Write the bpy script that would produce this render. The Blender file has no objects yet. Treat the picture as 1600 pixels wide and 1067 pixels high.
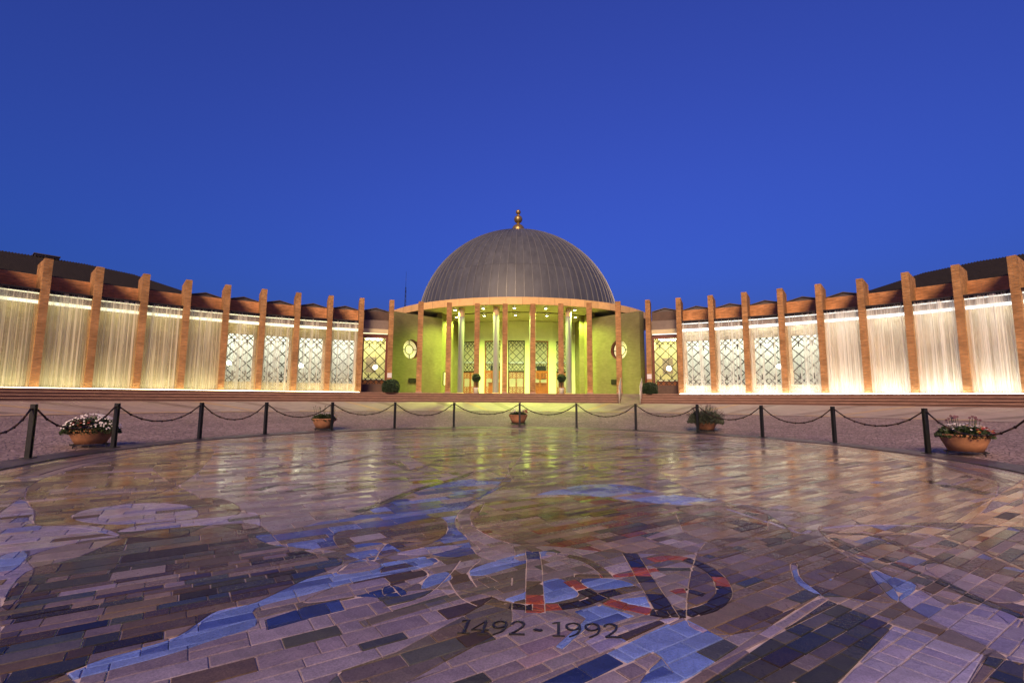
import bpy, bmesh, math, random
from mathutils import Vector, Matrix
from mathutils import geometry as geo

R_ = math.radians
scene = bpy.context.scene
col = scene.collection

# ------------------------------------------------------------------ camera
cam_d = bpy.data.cameras.new('camera')
cam_d.sensor_width = 36.0
cam_d.lens = 36.0 * 759.1 / 1600.0
cam_d.clip_start = 0.05
cam_d.clip_end = 3000
cam = bpy.data.objects.new('camera', cam_d)
col.objects.link(cam)
cam.matrix_world = (Matrix.Translation((0.596, 0.0, 1.180)) @ Matrix.Rotation(0.03273, 4, 'Z')
                    @ Matrix.Rotation(math.pi / 2 + 0.11763, 4, 'X') @ Matrix.Rotation(0.00628, 4, 'Z'))
scene.camera = cam

# ------------------------------------------------------------------ dusk sky, sun lamp for afterglow and unseen street lamps, exposure
SUN_EL, SUN_AZ = 29.0, 9.0       # warm light behind the camera, a little to its left
world = bpy.data.worlds.new('World')
scene.world = world
world.use_nodes = True
wn = world.node_tree
wn.nodes.clear()
sky = wn.nodes.new('ShaderNodeTexSky')
sky.sky_type = 'NISHITA'
sky.sun_disc = False
sky.sun_elevation = R_(0.0)
sky.sun_rotation = R_(195.0)
sky.air_density = 1.0
sky.dust_density = 0.3
sky.ozone_density = 7.2
hs = wn.nodes.new('ShaderNodeHueSaturation')
hs.inputs['Saturation'].default_value = .95
hs.inputs['Value'].default_value = 1.0
bg = wn.nodes.new('ShaderNodeBackground')
bg.inputs['Strength'].default_value = 1.0
wo = wn.nodes.new('ShaderNodeOutputWorld')
tint = wn.nodes.new('ShaderNodeVectorMath'); tint.operation = 'MULTIPLY'; tint.inputs[1].default_value = (1.7, .92, .97)   # violet cast of the late blue hour
wn.links.new(sky.outputs['Color'], tint.inputs[0])
wn.links.new(tint.outputs[0], hs.inputs['Color'])
wn.links.new(hs.outputs['Color'], bg.inputs['Color'])
wn.links.new(bg.outputs['Background'], wo.inputs['Surface'])

sun_d = bpy.data.lights.new('sun', 'SUN')
sun_d.energy = 4.0
sun_d.angle = R_(22)
sun_d.color = (1.0, 0.66, 0.38)
sun = bpy.data.objects.new('sun', sun_d)
col.objects.link(sun)
_d = Vector((math.sin(R_(SUN_AZ)) * math.cos(R_(SUN_EL)), math.cos(R_(SUN_AZ)) * math.cos(R_(SUN_EL)), -math.sin(R_(SUN_EL))))
sun.rotation_euler = _d.to_track_quat('-Z', 'Y').to_euler()

scene.view_settings.view_transform = 'Standard'
scene.view_settings.look = 'None'
scene.view_settings.exposure = 0.0
scene.view_settings.gamma = 1.0
scene.view_settings.use_curve_mapping = False
scene.cycles.use_denoising = True
scene.cycles.max_bounces = 6
scene.cycles.diffuse_bounces = 3
scene.cycles.glossy_bounces = 3
scene.cycles.transparent_max_bounces = 12
scene.cycles.sample_clamp_indirect = 6.0
scene.cycles.caustics_reflective = False
scene.cycles.caustics_refractive = False

# ------------------------------------------------------------------ helpers
class MB:
    """Collects shapes; build() links them as ONE mesh object."""
    def __init__(self):
        self.v, self.f, self.mi, self.sm = [], [], [], []
    def face(self, idx, m=0, s=False):
        self.f.append(tuple(idx)); self.mi.append(m); self.sm.append(s)
    def poly(self, pts, m=0):
        n = len(self.v); self.v += [tuple(p) for p in pts]
        self.face(range(n, n + len(pts)), m)
    def box(self, x0, x1, y0, y1, z0, z1, m=0, mat=None):
        n = len(self.v)
        P = [Vector((x, y, z)) for z in (z0, z1) for y in (y0, y1) for x in (x0, x1)]
        if mat is not None: P = [mat @ q for q in P]
        self.v += [tuple(q) for q in P]
        for q in ((0, 2, 3, 1), (4, 5, 7, 6), (0, 1, 5, 4), (2, 6, 7, 3), (0, 4, 6, 2), (1, 3, 7, 5)):
            self.face([n + i for i in q], m)
    def bar(self, a, b, w, t=None, m=0, up=(0, 0, 1)):
        """box-section bar from a to b, w wide, t thick"""
        a, b = Vector(a), Vector(b); t = t or w
        d = (b - a).normalized(); up = Vector(up)
        if abs(d.dot(up)) > .99: up = Vector((0, 1, 0))
        x = d.cross(up).normalized(); y = x.cross(d)
        n = len(self.v)
        for p in (a, b):
            for sx, sy in ((-1, -1), (1, -1), (1, 1), (-1, 1)):
                self.v.append(tuple(p + x * sx * w / 2 + y * sy * t / 2))
        for i in range(4):
            j = (i + 1) % 4
            self.face((n + i, n + j, n + 4 + j, n + 4 + i), m)
        self.face((n + 3, n + 2, n + 1, n), m); self.face((n + 4, n + 5, n + 6, n + 7), m)
    def tube(self, a, b, r0, r1=None, seg=10, m=0, caps=True):
        a, b = Vector(a), Vector(b); r1 = r0 if r1 is None else r1
        d = (b - a).normalized(); up = Vector((0, 0, 1)) if abs(d.z) < .95 else Vector((1, 0, 0))
        x = d.cross(up).normalized(); y = d.cross(x)
        n = len(self.v)
        for p, r in ((a, r0), (b, r1)):
            for i in range(seg):
                t = 2 * math.pi * i / seg
                self.v.append(tuple(p + x * r * math.cos(t) + y * r * math.sin(t)))
        for i in range(seg):
            j = (i + 1) % seg
            self.face((n + i, n + seg + i, n + seg + j, n + j), m, True)
        if caps:
            self.face(range(n, n + seg), m); self.face(range(n + 2 * seg - 1, n + seg - 1, -1), m)
    def lathe(self, prof, seg=32, m=0, c=(0, 0, 0), a0=0, a1=2 * math.pi, smooth=True):
        full = abs(a1 - a0 - 2 * math.pi) < 1e-6
        n = len(self.v); cols = seg if full else seg + 1
        for i in range(cols):
            t = a0 + (a1 - a0) * i / seg
            for r, z in prof:
                self.v.append((c[0] + r * math.cos(t), c[1] + r * math.sin(t), c[2] + z))
        k = len(prof)
        for i in range(seg):
            j = (i + 1) % cols
            for q in range(k - 1):
                self.face((n + i * k + q, n + j * k + q, n + j * k + q + 1, n + i * k + q + 1), m, smooth)
    def ball(self, c, r, m=0, seg=20, ring=12, lo=-math.pi / 2):
        prof = [(max(1e-4, r * math.cos(lo + (math.pi / 2 - lo) * i / ring)), r * math.sin(lo + (math.pi / 2 - lo) * i / ring)) for i in range(ring + 1)]
        self.lathe(prof, seg, m, c)
    def mesh(self, name, mats):
        me = bpy.data.meshes.new(name)
        me.from_pydata(self.v, [], self.f)
        for x in (mats if isinstance(mats, (list, tuple)) else [mats]): me.materials.append(x)
        me.polygons.foreach_set('material_index', self.mi)
        me.polygons.foreach_set('use_smooth', self.sm)
        me.update()
        return me
    def build(self, name, mats, parent=None, loc=(0, 0, 0), rz=0.0):
        return place(name, self.mesh(name, mats), parent, loc, rz)

def place(name, me, parent=None, loc=(0, 0, 0), rz=0.0, mw=None):
    o = bpy.data.objects.new(name, me)
    col.objects.link(o)
    if parent is not None: o.parent = parent
    if mw is not None: o.matrix_basis = mw
    else:
        o.location = loc; o.rotation_euler = (0, 0, rz)
    return o

def tag(o, label, cat, group=None):
    o['label'] = label; o['category'] = cat
    if group: o['group'] = group
    return o

def struct(o): o['kind'] = 'structure'; return o
def stuff(o): o['kind'] = 'stuff'; return o

def thing(name, label, cat, loc=(0, 0, 0), rz=0.0, group=None):
    o = place(name, None, None, loc, rz)
    return tag(o, label, cat, group)

# ------------------------------------------------------------------ materials
def nodes(name):
    m = bpy.data.materials.new(name); m.use_nodes = True
    nt = m.node_tree
    return m, nt, nt.nodes['Principled BSDF']

def N(nt, typ, **kw):
    n = nt.nodes.new(typ)
    for k, v in kw.items():
        if k in n.inputs: n.inputs[k].default_value = v
        else: setattr(n, k, v)
    return n

def mixcol(nt, a, b, fac, mode='MIX'):
    m = nt.nodes.new('ShaderNodeMix'); m.data_type = 'RGBA'; m.blend_type = mode
    for sock, v in ((m.inputs[6], a), (m.inputs[7], b)):
        if isinstance(v, tuple): sock.default_value = (*v, 1)
        else: nt.links.new(v, sock)
    if isinstance(fac, float): m.inputs[0].default_value = fac
    else: nt.links.new(fac, m.inputs[0])
    return m.outputs[2]

def shifted(nt, tc):
    """object coordinates moved by a random step per object, so that alike pieces weather differently"""
    oi = N(nt, 'ShaderNodeObjectInfo'); sc = N(nt, 'ShaderNodeVectorMath', operation='SCALE'); sc.inputs[0].default_value = (31, 17, 23)
    nt.links.new(oi.outputs['Random'], sc.inputs['Scale'])
    ad = N(nt, 'ShaderNodeVectorMath', operation='ADD'); nt.links.new(tc.outputs['Object'], ad.inputs[0]); nt.links.new(sc.outputs[0], ad.inputs[1])
    return ad.outputs[0]

def mat(name, c, rough=.6, metal=0.0, var=.35, scale=3.0, bump=.0, bscale=40.0, spec=.5, stretch=(1, 1, 1), rnd=0.0):
    m, nt, b = nodes(name)
    tc = N(nt, 'ShaderNodeTexCoord'); mp = N(nt, 'ShaderNodeMapping'); mp.inputs['Scale'].default_value = stretch
    nt.links.new(shifted(nt, tc), mp.inputs['Vector'])
    no = N(nt, 'ShaderNodeTexNoise', Scale=scale, Detail=6.0, Roughness=.65)
    nt.links.new(mp.outputs['Vector'], no.inputs['Vector'])
    rp = N(nt, 'ShaderNodeMapRange'); rp.inputs['From Min'].default_value = .3; rp.inputs['From Max'].default_value = .7
    nt.links.new(no.outputs['Fac'], rp.inputs['Value'])
    lo = tuple(x * (1 - var) for x in c); hi = tuple(min(1, x * (1 + var * .7)) for x in c)
    out = mixcol(nt, lo, hi, rp.outputs['Result'])
    if rnd:
        oi = N(nt, 'ShaderNodeObjectInfo'); r2 = N(nt, 'ShaderNodeMapRange')
        r2.inputs['To Min'].default_value = 1 - rnd; r2.inputs['To Max'].default_value = 1 + rnd
        nt.links.new(oi.outputs['Random'], r2.inputs['Value'])
        vm = N(nt, 'ShaderNodeVectorMath', operation='SCALE'); nt.links.new(out, vm.inputs[0]); nt.links.new(r2.outputs['Result'], vm.inputs['Scale'])
        out = vm.outputs['Vector']
    nt.links.new(out, b.inputs['Base Color'])
    b.inputs['Metallic'].default_value = metal; b.inputs['Specular IOR Level'].default_value = spec
    rr = N(nt, 'ShaderNodeMapRange'); rr.inputs['To Min'].default_value = max(.03, rough - .1); rr.inputs['To Max'].default_value = min(1, rough + .1)
    nt.links.new(no.outputs['Fac'], rr.inputs['Value']); nt.links.new(rr.outputs['Result'], b.inputs['Roughness'])
    if bump:
        n2 = N(nt, 'ShaderNodeTexNoise', Scale=bscale, Detail=4.0); nt.links.new(mp.outputs['Vector'], n2.inputs['Vector'])
        bp = N(nt, 'ShaderNodeBump', Strength=1.0, Distance=bump)
        nt.links.new(n2.outputs['Fac'], bp.inputs['Height']); nt.links.new(bp.outputs['Normal'], b.inputs['Normal'])
    return m

def brick(name, c1, c2, mortar, bw=.26, rh=.085, rough=.85, bump=.012, nv=1.0):
    m, nt, b = nodes(name)
    tc = N(nt, 'ShaderNodeTexCoord'); sp = N(nt, 'ShaderNodeSeparateXYZ'); nt.links.new(tc.outputs['Object'], sp.inputs[0])
    ad = N(nt, 'ShaderNodeMath', operation='ADD'); nt.links.new(sp.outputs['X'], ad.inputs[0]); nt.links.new(sp.outputs['Y'], ad.inputs[1])
    cb = N(nt, 'ShaderNodeCombineXYZ'); nt.links.new(ad.outputs[0], cb.inputs['X']); nt.links.new(sp.outputs['Z'], cb.inputs['Y'])
    br = N(nt, 'ShaderNodeTexBrick', Scale=1.0)
    br.inputs['Brick Width'].default_value = bw; br.inputs['Row Height'].default_value = rh
    br.inputs['Mortar Size'].default_value = .011; br.inputs['Mortar Smooth'].default_value = .3; br.inputs['Bias'].default_value = -.1
    br.inputs['Color1'].default_value = (*c1, 1); br.inputs['Color2'].default_value = (*c2, 1); br.inputs['Mortar'].default_value = (*mortar, 1)
    nt.links.new(cb.outputs[0], br.inputs['Vector'])
    sh = shifted(nt, tc); no = N(nt, 'ShaderNodeTexNoise', Scale=1.3, Detail=5.0); nt.links.new(sh, no.inputs['Vector'])
    mp = N(nt, 'ShaderNodeMapping'); mp.inputs['Scale'].default_value = (3.5, 3.5, 11); nt.links.new(sh, mp.inputs['Vector'])
    n2 = N(nt, 'ShaderNodeTexNoise', Scale=1.0, Detail=4.0); nt.links.new(mp.outputs[0], n2.inputs['Vector'])
    g = N(nt, 'ShaderNodeMapRange'); g.inputs['From Min'].default_value = .3; g.inputs['From Max'].default_value = .7; g.inputs['To Min'].default_value = 1 - .28 * nv; g.inputs['To Max'].default_value = 1 + .2 * nv
    nt.links.new(n2.outputs['Fac'], g.inputs['Value'])
    g2 = N(nt, 'ShaderNodeMapRange'); g2.inputs['From Min'].default_value = .3; g2.inputs['From Max'].default_value = .7; g2.inputs['To Min'].default_value = 1 - .32 * nv; g2.inputs['To Max'].default_value = 1 + .18 * nv
    nt.links.new(no.outputs['Fac'], g2.inputs['Value'])
    mu = N(nt, 'ShaderNodeMath', operation='MULTIPLY'); nt.links.new(g.outputs[0], mu.inputs[0]); nt.links.new(g2.outputs[0], mu.inputs[1])
    vm = N(nt, 'ShaderNodeVectorMath', operation='SCALE'); nt.links.new(br.outputs['Color'], vm.inputs[0]); nt.links.new(mu.outputs[0], vm.inputs['Scale'])
    nt.links.new(vm.outputs[0], b.inputs['Base Color'])
    b.inputs['Roughness'].default_value = rough; b.inputs['Specular IOR Level'].default_value = .25
    sb = N(nt, 'ShaderNodeMath', operation='SUBTRACT'); nt.links.new(n2.outputs['Fac'], sb.inputs[0]); nt.links.new(br.outputs['Fac'], sb.inputs[1])
    bp = N(nt, 'ShaderNodeBump', Strength=1.0, Distance=bump); nt.links.new(sb.outputs[0], bp.inputs['Height']); nt.links.new(bp.outputs['Normal'], b.inputs['Normal'])
    return m

def glow(name, c, s):
    m, nt, b = nodes(name)
    b.inputs['Base Color'].default_value = (.8, .8, .8, 1)
    b.inputs['Emission Color'].default_value = (*c, 1); b.inputs['Emission Strength'].default_value = s
    return m

def glass(name, tint=(.85, .9, .88)):
    m, nt, b = nodes(name); nt.nodes.remove(b)
    tr = N(nt, 'ShaderNodeBsdfTransparent'); tr.inputs['Color'].default_value = (*tint, 1)
    gl = N(nt, 'ShaderNodeBsdfGlossy', Roughness=.03)
    fr = N(nt, 'ShaderNodeFresnel', IOR=1.45)
    mx = N(nt, 'ShaderNodeMixShader'); nt.links.new(fr.outputs[0], mx.inputs[0]); nt.links.new(tr.outputs[0], mx.inputs[1]); nt.links.new(gl.outputs[0], mx.inputs[2])
    nt.links.new(mx.outputs[0], nt.nodes['Material Output'].inputs['Surface'])
    return m

def water(name, cover_lo, cover_hi, tint):
    """thin falling water: clear gaps between white, light-scattering streaks"""
    m, nt, b = nodes(name); nt.nodes.remove(b)
    tc = N(nt, 'ShaderNodeTexCoord'); oi = N(nt, 'ShaderNodeObjectInfo')
    wv = N(nt, 'ShaderNodeVectorMath', operation='SCALE'); wv.inputs[0].default_value = (37, 11, 0); nt.links.new(oi.outputs['Random'], wv.inputs['Scale'])
    av = N(nt, 'ShaderNodeVectorMath', operation='ADD'); nt.links.new(tc.outputs['Object'], av.inputs[0]); nt.links.new(wv.outputs[0], av.inputs[1])
    facs = []
    for sx, sz, det in ((5.5, .08, 3.0), (24, .20, 3.0), (80, .8, 2.0)):
        mp = N(nt, 'ShaderNodeMapping'); mp.inputs['Scale'].default_value = (sx, 0.0, sz); nt.links.new(av.outputs[0], mp.inputs['Vector'])
        no = N(nt, 'ShaderNodeTexNoise', Scale=1.0, Detail=det); nt.links.new(mp.outputs[0], no.inputs['Vector']); facs.append(no.outputs['Fac'])
    s1 = N(nt, 'ShaderNodeMath', operation='MULTIPLY_ADD'); nt.links.new(facs[0], s1.inputs[0]); s1.inputs[1].default_value = .55
    s2 = N(nt, 'ShaderNodeMath', operation='MULTIPLY_ADD'); nt.links.new(facs[1], s2.inputs[0]); s2.inputs[1].default_value = .32
    s3 = N(nt, 'ShaderNodeMath', operation='MULTIPLY'); nt.links.new(facs[2], s3.inputs[0]); s3.inputs[1].default_value = .13
    nt.links.new(s3.outputs[0], s2.inputs[2]); nt.links.new(s2.outputs[0], s1.inputs[2])
    rg = N(nt, 'ShaderNodeMapRange'); rg.interpolation_type = 'SMOOTHSTEP'
    rg.inputs['From Min'].default_value = .43; rg.inputs['From Max'].default_value = .60; rg.inputs['To Min'].default_value = cover_lo; rg.inputs['To Max'].default_value = cover_hi
    nt.links.new(s1.outputs[0], rg.inputs['Value'])
    tr = N(nt, 'ShaderNodeBsdfTransparent')
    di = N(nt, 'ShaderNodeBsdfDiffuse'); di.inputs['Color'].default_value = (*tint, 1)
    tl = N(nt, 'ShaderNodeBsdfTranslucent'); tl.inputs['Color'].default_value = (*tint, 1)
    m1 = N(nt, 'ShaderNodeMixShader'); m1.inputs[0].default_value = .5; nt.links.new(di.outputs[0], m1.inputs[1]); nt.links.new(tl.outputs[0], m1.inputs[2])
    m2 = N(nt, 'ShaderNodeMixShader'); nt.links.new(rg.outputs[0], m2.inputs[0]); nt.links.new(tr.outputs[0], m2.inputs[1]); nt.links.new(m1.outputs[0], m2.inputs[2])
    nt.links.new(m2.outputs[0], nt.nodes['Material Output'].inputs['Surface'])
    return m

def stone_mat():
    m, nt, b = nodes('mosaic_stone')
    at = N(nt, 'ShaderNodeAttribute', attribute_name='tint')
    tc = N(nt, 'ShaderNodeTexCoord')
    no = N(nt, 'ShaderNodeTexNoise', Scale=9.0, Detail=7.0, Roughness=.7); nt.links.new(tc.outputs['Object'], no.inputs['Vector'])
    g = N(nt, 'ShaderNodeMapRange'); g.inputs['From Min'].default_value = .3; g.inputs['From Max'].default_value = .7; g.inputs['To Min'].default_value = .72; g.inputs['To Max'].default_value = 1.22
    nt.links.new(no.outputs['Fac'], g.inputs['Value'])
    n4 = N(nt, 'ShaderNodeTexNoise', Scale=.9, Detail=4.0); nt.links.new(tc.outputs['Object'], n4.inputs['Vector'])
    g4 = N(nt, 'ShaderNodeMapRange'); g4.inputs['From Min'].default_value = .3; g4.inputs['From Max'].default_value = .7; g4.inputs['To Min'].default_value = .82; g4.inputs['To Max'].default_value = 1.12
    nt.links.new(n4.outputs['Fac'], g4.inputs['Value'])
    n5 = N(nt, 'ShaderNodeTexNoise', Scale=85.0, Detail=3.0, Roughness=.8); nt.links.new(tc.outputs['Object'], n5.inputs['Vector'])
    g5 = N(nt, 'ShaderNodeMapRange'); g5.inputs['From Min'].default_value = .32; g5.inputs['From Max'].default_value = .68; g5.inputs['To Min'].default_value = .70; g5.inputs['To Max'].default_value = 1.30
    nt.links.new(n5.outputs['Fac'], g5.inputs['Value'])
    m5 = N(nt, 'ShaderNodeMath', operation='MULTIPLY'); nt.links.new(g.outputs[0], m5.inputs[0]); nt.links.new(g5.outputs[0], m5.inputs[1])
    mu = N(nt, 'ShaderNodeMath', operation='MULTIPLY'); nt.links.new(m5.outputs[0], mu.inputs[0]); nt.links.new(g4.outputs[0], mu.inputs[1])
    vm = N(nt, 'ShaderNodeVectorMath', operation='SCALE'); nt.links.new(at.outputs['Color'], vm.inputs[0]); nt.links.new(mu.outputs[0], vm.inputs['Scale'])
    nt.links.new(vm.outputs[0], b.inputs['Base Color'])
    n3 = N(nt, 'ShaderNodeTexNoise', Scale=30.0, Detail=5.0); nt.links.new(tc.outputs['Object'], n3.inputs['Vector'])
    ro = N(nt, 'ShaderNodeMapRange'); ro.inputs['To Min'].default_value = -.12; ro.inputs['To Max'].default_value = .16
    nt.links.new(n3.outputs['Fac'], ro.inputs['Value'])
    ra = N(nt, 'ShaderNodeMath', operation='ADD'); ra.use_clamp = True; nt.links.new(ro.outputs[0], ra.inputs[0]); nt.links.new(at.outputs['Alpha'], ra.inputs[1])
    nt.links.new(ra.outputs[0], b.inputs['Roughness'])
    b.inputs['Specular IOR Level'].default_value = .16
    bp = N(nt, 'ShaderNodeBump', Strength=1.0, Distance=.0006); nt.links.new(n3.outputs['Fac'], bp.inputs['Height']); nt.links.new(bp.outputs['Normal'], b.inputs['Normal'])
    return m

def cobble_mat():
    m, nt, b = nodes('cobbles')
    tc = N(nt, 'ShaderNodeTexCoord')
    vo = N(nt, 'ShaderNodeTexVoronoi', Scale=9.0); nt.links.new(tc.outputs['Object'], vo.inputs['Vector'])
    vd = N(nt, 'ShaderNodeTexVoronoi', Scale=9.0); vd.feature = 'DISTANCE_TO_EDGE'; nt.links.new(tc.outputs['Object'], vd.inputs['Vector'])
    e = N(nt, 'ShaderNodeMapRange'); e.inputs['From Max'].default_value = .12; nt.links.new(vd.outputs['Distance'], e.inputs['Value'])
    sp = N(nt, 'ShaderNodeSeparateColor'); nt.links.new(vo.outputs['Color'], sp.inputs[0])
    c = mixcol(nt, (.28, .20, .18), (.47, .35, .32), sp.outputs[0])
    c = mixcol(nt, (.13, .10, .10), c, e.outputs[0])
    no = N(nt, 'ShaderNodeTexNoise', Scale=.5, Detail=4.0); nt.links.new(tc.outputs['Object'], no.inputs['Vector'])
    g = N(nt, 'ShaderNodeMapRange'); g.inputs['From Min'].default_value = .3; g.inputs['From Max'].default_value = .7; g.inputs['To Min'].default_value = .8; g.inputs['To Max'].default_value = 1.15
    nt.links.new(no.outputs['Fac'], g.inputs['Value'])
    vm = N(nt, 'ShaderNodeVectorMath', operation='SCALE'); nt.links.new(c, vm.inputs[0]); nt.links.new(g.outputs[0], vm.inputs['Scale'])
    nt.links.new(vm.outputs[0], b.inputs['Base Color'])
    b.inputs['Roughness'].default_value = .75
    bp = N(nt, 'ShaderNodeBump', Strength=1.0, Distance=.02); nt.links.new(e.outputs[0], bp.inputs['Height']); nt.links.new(bp.outputs['Normal'], b.inputs['Normal'])
    return m

BRICK = brick('orange_brick', (.58, .31, .12), (.47, .235, .085), (.46, .31, .17), bump=.03)
BAND = brick('parapet_brick', (.78, .38, .16), (.68, .31, .125), (.58, .34, .19), bw=.30, rh=.07)
NICHE = brick('niche_brick', (.62, .55, .40), (.55, .47, .33), (.56, .5, .38), bump=.004)
WALL = brick('hall_brick', (.22, .21, .10), (.20, .185, .09), (.21, .19, .11), bump=.003, nv=.45)
RISER_SHADED = mat('riser_stone_shaded', (.19, .105, .072), .65, var=.35, scale=2.5, stretch=(1, 1, 6))  # step stone darkened for the shade below each nosing
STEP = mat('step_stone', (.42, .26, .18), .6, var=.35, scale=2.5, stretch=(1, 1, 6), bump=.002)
TERRACE = mat('terrace_stone', (.36, .24, .18), .5, var=.3)
APRON = mat('apron_stone', (.40, .31, .27), .6, var=.25, scale=1.5, bump=.002, rnd=.08)
APRON_DARK = mat('apron_dark_stone', (.26, .19, .165), .6, var=.3, scale=2, bump=.002, rnd=.1)
APRON_TAN = mat('apron_tan_stone', (.48, .33, .2), .6, var=.2)
COBBLE = cobble_mat()
GROUT = mat('grout', (.62, .51, .48), .8, var=.3, scale=6, bump=.001)
STONE = stone_mat()
KERB = mat('kerb_stone', (.075, .06, .06), .45, var=.3, scale=5, rnd=.25, bump=.002)
INLAY = mat('black_inlay', (.012, .011, .013), .35, var=.2)
IRON = mat('dark_painted_iron', (.022, .024, .022), .42, metal=.3, var=.4, scale=12)
RUSTIRON = mat('chain_iron', (.05, .028, .022), .5, metal=.5, var=.4, scale=20)
DARKMETAL = mat('lattice_metal', (.018, .017, .016), .45, metal=.2, var=.2)
DOME = mat('dome_zinc', (.112, .124, .136), .56, metal=.25, var=.24, scale=1.6, rnd=.08, stretch=(1.6, 1.6, .25))
SEAM = mat('zinc_seam', (.27, .28, .28), .45, metal=.3, var=.15)
GOLD = mat('bronze_finial', (.40, .29, .11), .38, metal=.7, var=.3, scale=5)
FASCIA = mat('fascia_panel', (.84, .55, .22), .55, var=.12, rnd=.09)  # warm floodlight on the fascia is put into this golden colour
ROOFGREY = mat('roof_sheet', (.10, .085, .08), .55, metal=.2, var=.3)
ROOFDARK = mat('dark_roof_tiles', (.024, .021, .021), .85, var=.4, scale=5, spec=.12)
SOFFIT = mat('soffit_plaster', (.42, .42, .28), .8, var=.08)
PLASTER = mat('pale_plaster', (.66, .70, .56), .8, var=.1, scale=1.2)
COLUMN = mat('column_render', (.27, .28, .33), .55, var=.1, stretch=(1, 1, .3))
COLTOP = mat('column_cap', (.56, .40, .24), .6, var=.1)
PALE = mat('interior_white', (.82, .82, .77), .8, var=.08)
CREAM = mat('interior_cream', (.72, .66, .42), .8, var=.1)
DARKWOOD = mat('dark_door_wood', (.20, .06, .028), .45, var=.35, scale=3, stretch=(4, 4, .6))
WOOD = mat('door_wood', (.30, .085, .03), .45, var=.35, scale=3, stretch=(4, 4, .6))
REDFRAME = mat('red_brown_frame', (.16, .045, .03), .5, var=.3)
BROWNP = mat('brown_panel', (.10, .06, .045), .6, var=.3)
CONCRETE = mat('lintel_concrete', (.24, .20, .175), .8, var=.2, scale=2)
TROUGH = mat('trough_metal', (.035, .032, .03), .5, metal=.3, var=.2)
WHITE = mat('white_enamel', (.75, .74, .72), .4, var=.06)
RAIL = mat('pale_rail_metal', (.66, .60, .54), .4, metal=.3, var=.1)
TERRA = mat('terracotta', (.44, .21, .10), .75, var=.4, scale=4, bump=.003, bscale=25)
SOIL = mat('soil', (.04, .03, .02), .9)
LEAF = mat('leaf_green', (.045, .075, .028), .55, var=.6, scale=25)
LEAFG = mat('leaf_greygreen', (.075, .095, .065), .6, var=.5, scale=25)
SHRUBM = mat('shrub_leaf', (.035, .06, .028), .5, var=.6, scale=15)
STEMM = mat('plant_stem', (.06, .04, .03), .7)
PET_W = mat('white_petal', (.80, .76, .74), .6, var=.1)
PET_R = mat('red_petal', (.50, .05, .04), .6, var=.3)
PET_Y = mat('yellow_petal', (.65, .42, .06), .6, var=.2)
PET_P = mat('purple_bud', (.16, .07, .09), .6, var=.3)
GLASS = glass('window_glass')
WATER_L = water('water_veil_soft', .25, .85, (.94, .93, .80))
WATER_W = water('water_veil_clear', .03, .62, (.95, .95, .89))
WATER_R = water('water_veil_bright', .28, .92, (.96, .97, .92))
LAMPW_L = glow('strip_light_warm', (1.0, .92, .55), 1.7)
LAMPB_L = glow('channel_light_warm', (1.0, .84, .46), 10.0)
LAMPW_R = glow('strip_light_white', (1.0, .98, .88), 1.9)
LAMPB_R = glow('channel_light_white', (1.0, .93, .80), 14.0)
FILL_L = glow('bay_fill_warm', (1.0, .94, .46), 3.3)  # for glowing panels that even out the light behind the veils
FILL_R = glow('bay_fill_white', (1.0, 1.0, .90), 7.0)
GLOBE = glow('globe_lamp', (1.0, .90, .62), 12.0)
ROOMLAMP_L = glow('ceiling_panel_lamp', (1.0, .95, .58), 9.0)
ROOMLAMP_W = glow('ceiling_panel_lamp_white', (1.0, .97, .82), 8.0)
HALLLAMP = glow('hall_ceiling_lamp', (.84, 1.0, .52), 22.0)
DOWNLAMP = glow('downlight_lens', (.92, 1.0, .62), 30.0)
LITPANE = glow('lit_round_pane', (1.0, .90, .30), .55)
SCREEN = mat('dark_panel', (.02, .02, .022), .3)
# ------------------------------------------------------------------ setting out
CA = (0.0, 4.88); RA = 27.22; DL = 0.0683; ZP = 1.53        # arc of the wings, bay angle, terrace level
CM = (0.36, 11.0); RM = 9.14                                # mosaic disc
SB, RS = 0.96, 25.45                                        # level and radius of the foot of the steps
def arc(phi, r, z=0.0): return Vector((CA[0] + r * math.sin(phi), CA[1] + r * math.cos(phi), z))

def bowl(th, t):
    """plaza surface: from the mosaic's edge (t=0) up to the foot of the steps (t=1)"""
    dx, dy = math.sin(th), math.cos(th)
    ax, ay = CM[0] + 9.36 * dx, CM[1] + 9.36 * dy
    ox, oy = CM[0] - CA[0], CM[1] - CA[1]
    bq = ox * dx + oy * dy
    L = -bq + math.sqrt(bq * bq - (ox * ox + oy * oy - RS * RS))
    bx, by = CM[0] + L * dx, CM[1] + L * dy
    return Vector((ax + (bx - ax) * t, ay + (by - ay) * t, SB * t))
def ground_z(x, y):
    th = math.atan2(x - CM[0], y - CM[1]); d = math.hypot(x - CM[0], y - CM[1])
    a, b = bowl(th, 0), bowl(th, 1)
    da, db = math.hypot(a.x - CM[0], a.y - CM[1]), math.hypot(b.x - CM[0], b.y - CM[1])
    return SB * max(0, min(1, (d - da) / (db - da)))

# ------------------------------------------------------------------ ground
g = MB(); NT, NR = 240, 14
for i in range(NT):
    th = 2 * math.pi * i / NT
    for j in range(NR + 1):
        g.v.append(tuple(bowl(th, j / NR)))
    far = bowl(th, 1.0)
    d = Vector((math.sin(th), math.cos(th), 0))
    g.v.append((far.x + d.x * 40, far.y + d.y * 40, SB)); g.v.append((far.x + d.x * 900, far.y + d.y * 900, SB))
K = NR + 3
for i in range(NT):
    j = (i + 1) % NT
    for q in range(K - 1): g.face((i * K + q, i * K + q + 1, j * K + q + 1, j * K + q), 0, True)
struct(g.build('ground', COBBLE))

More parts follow.
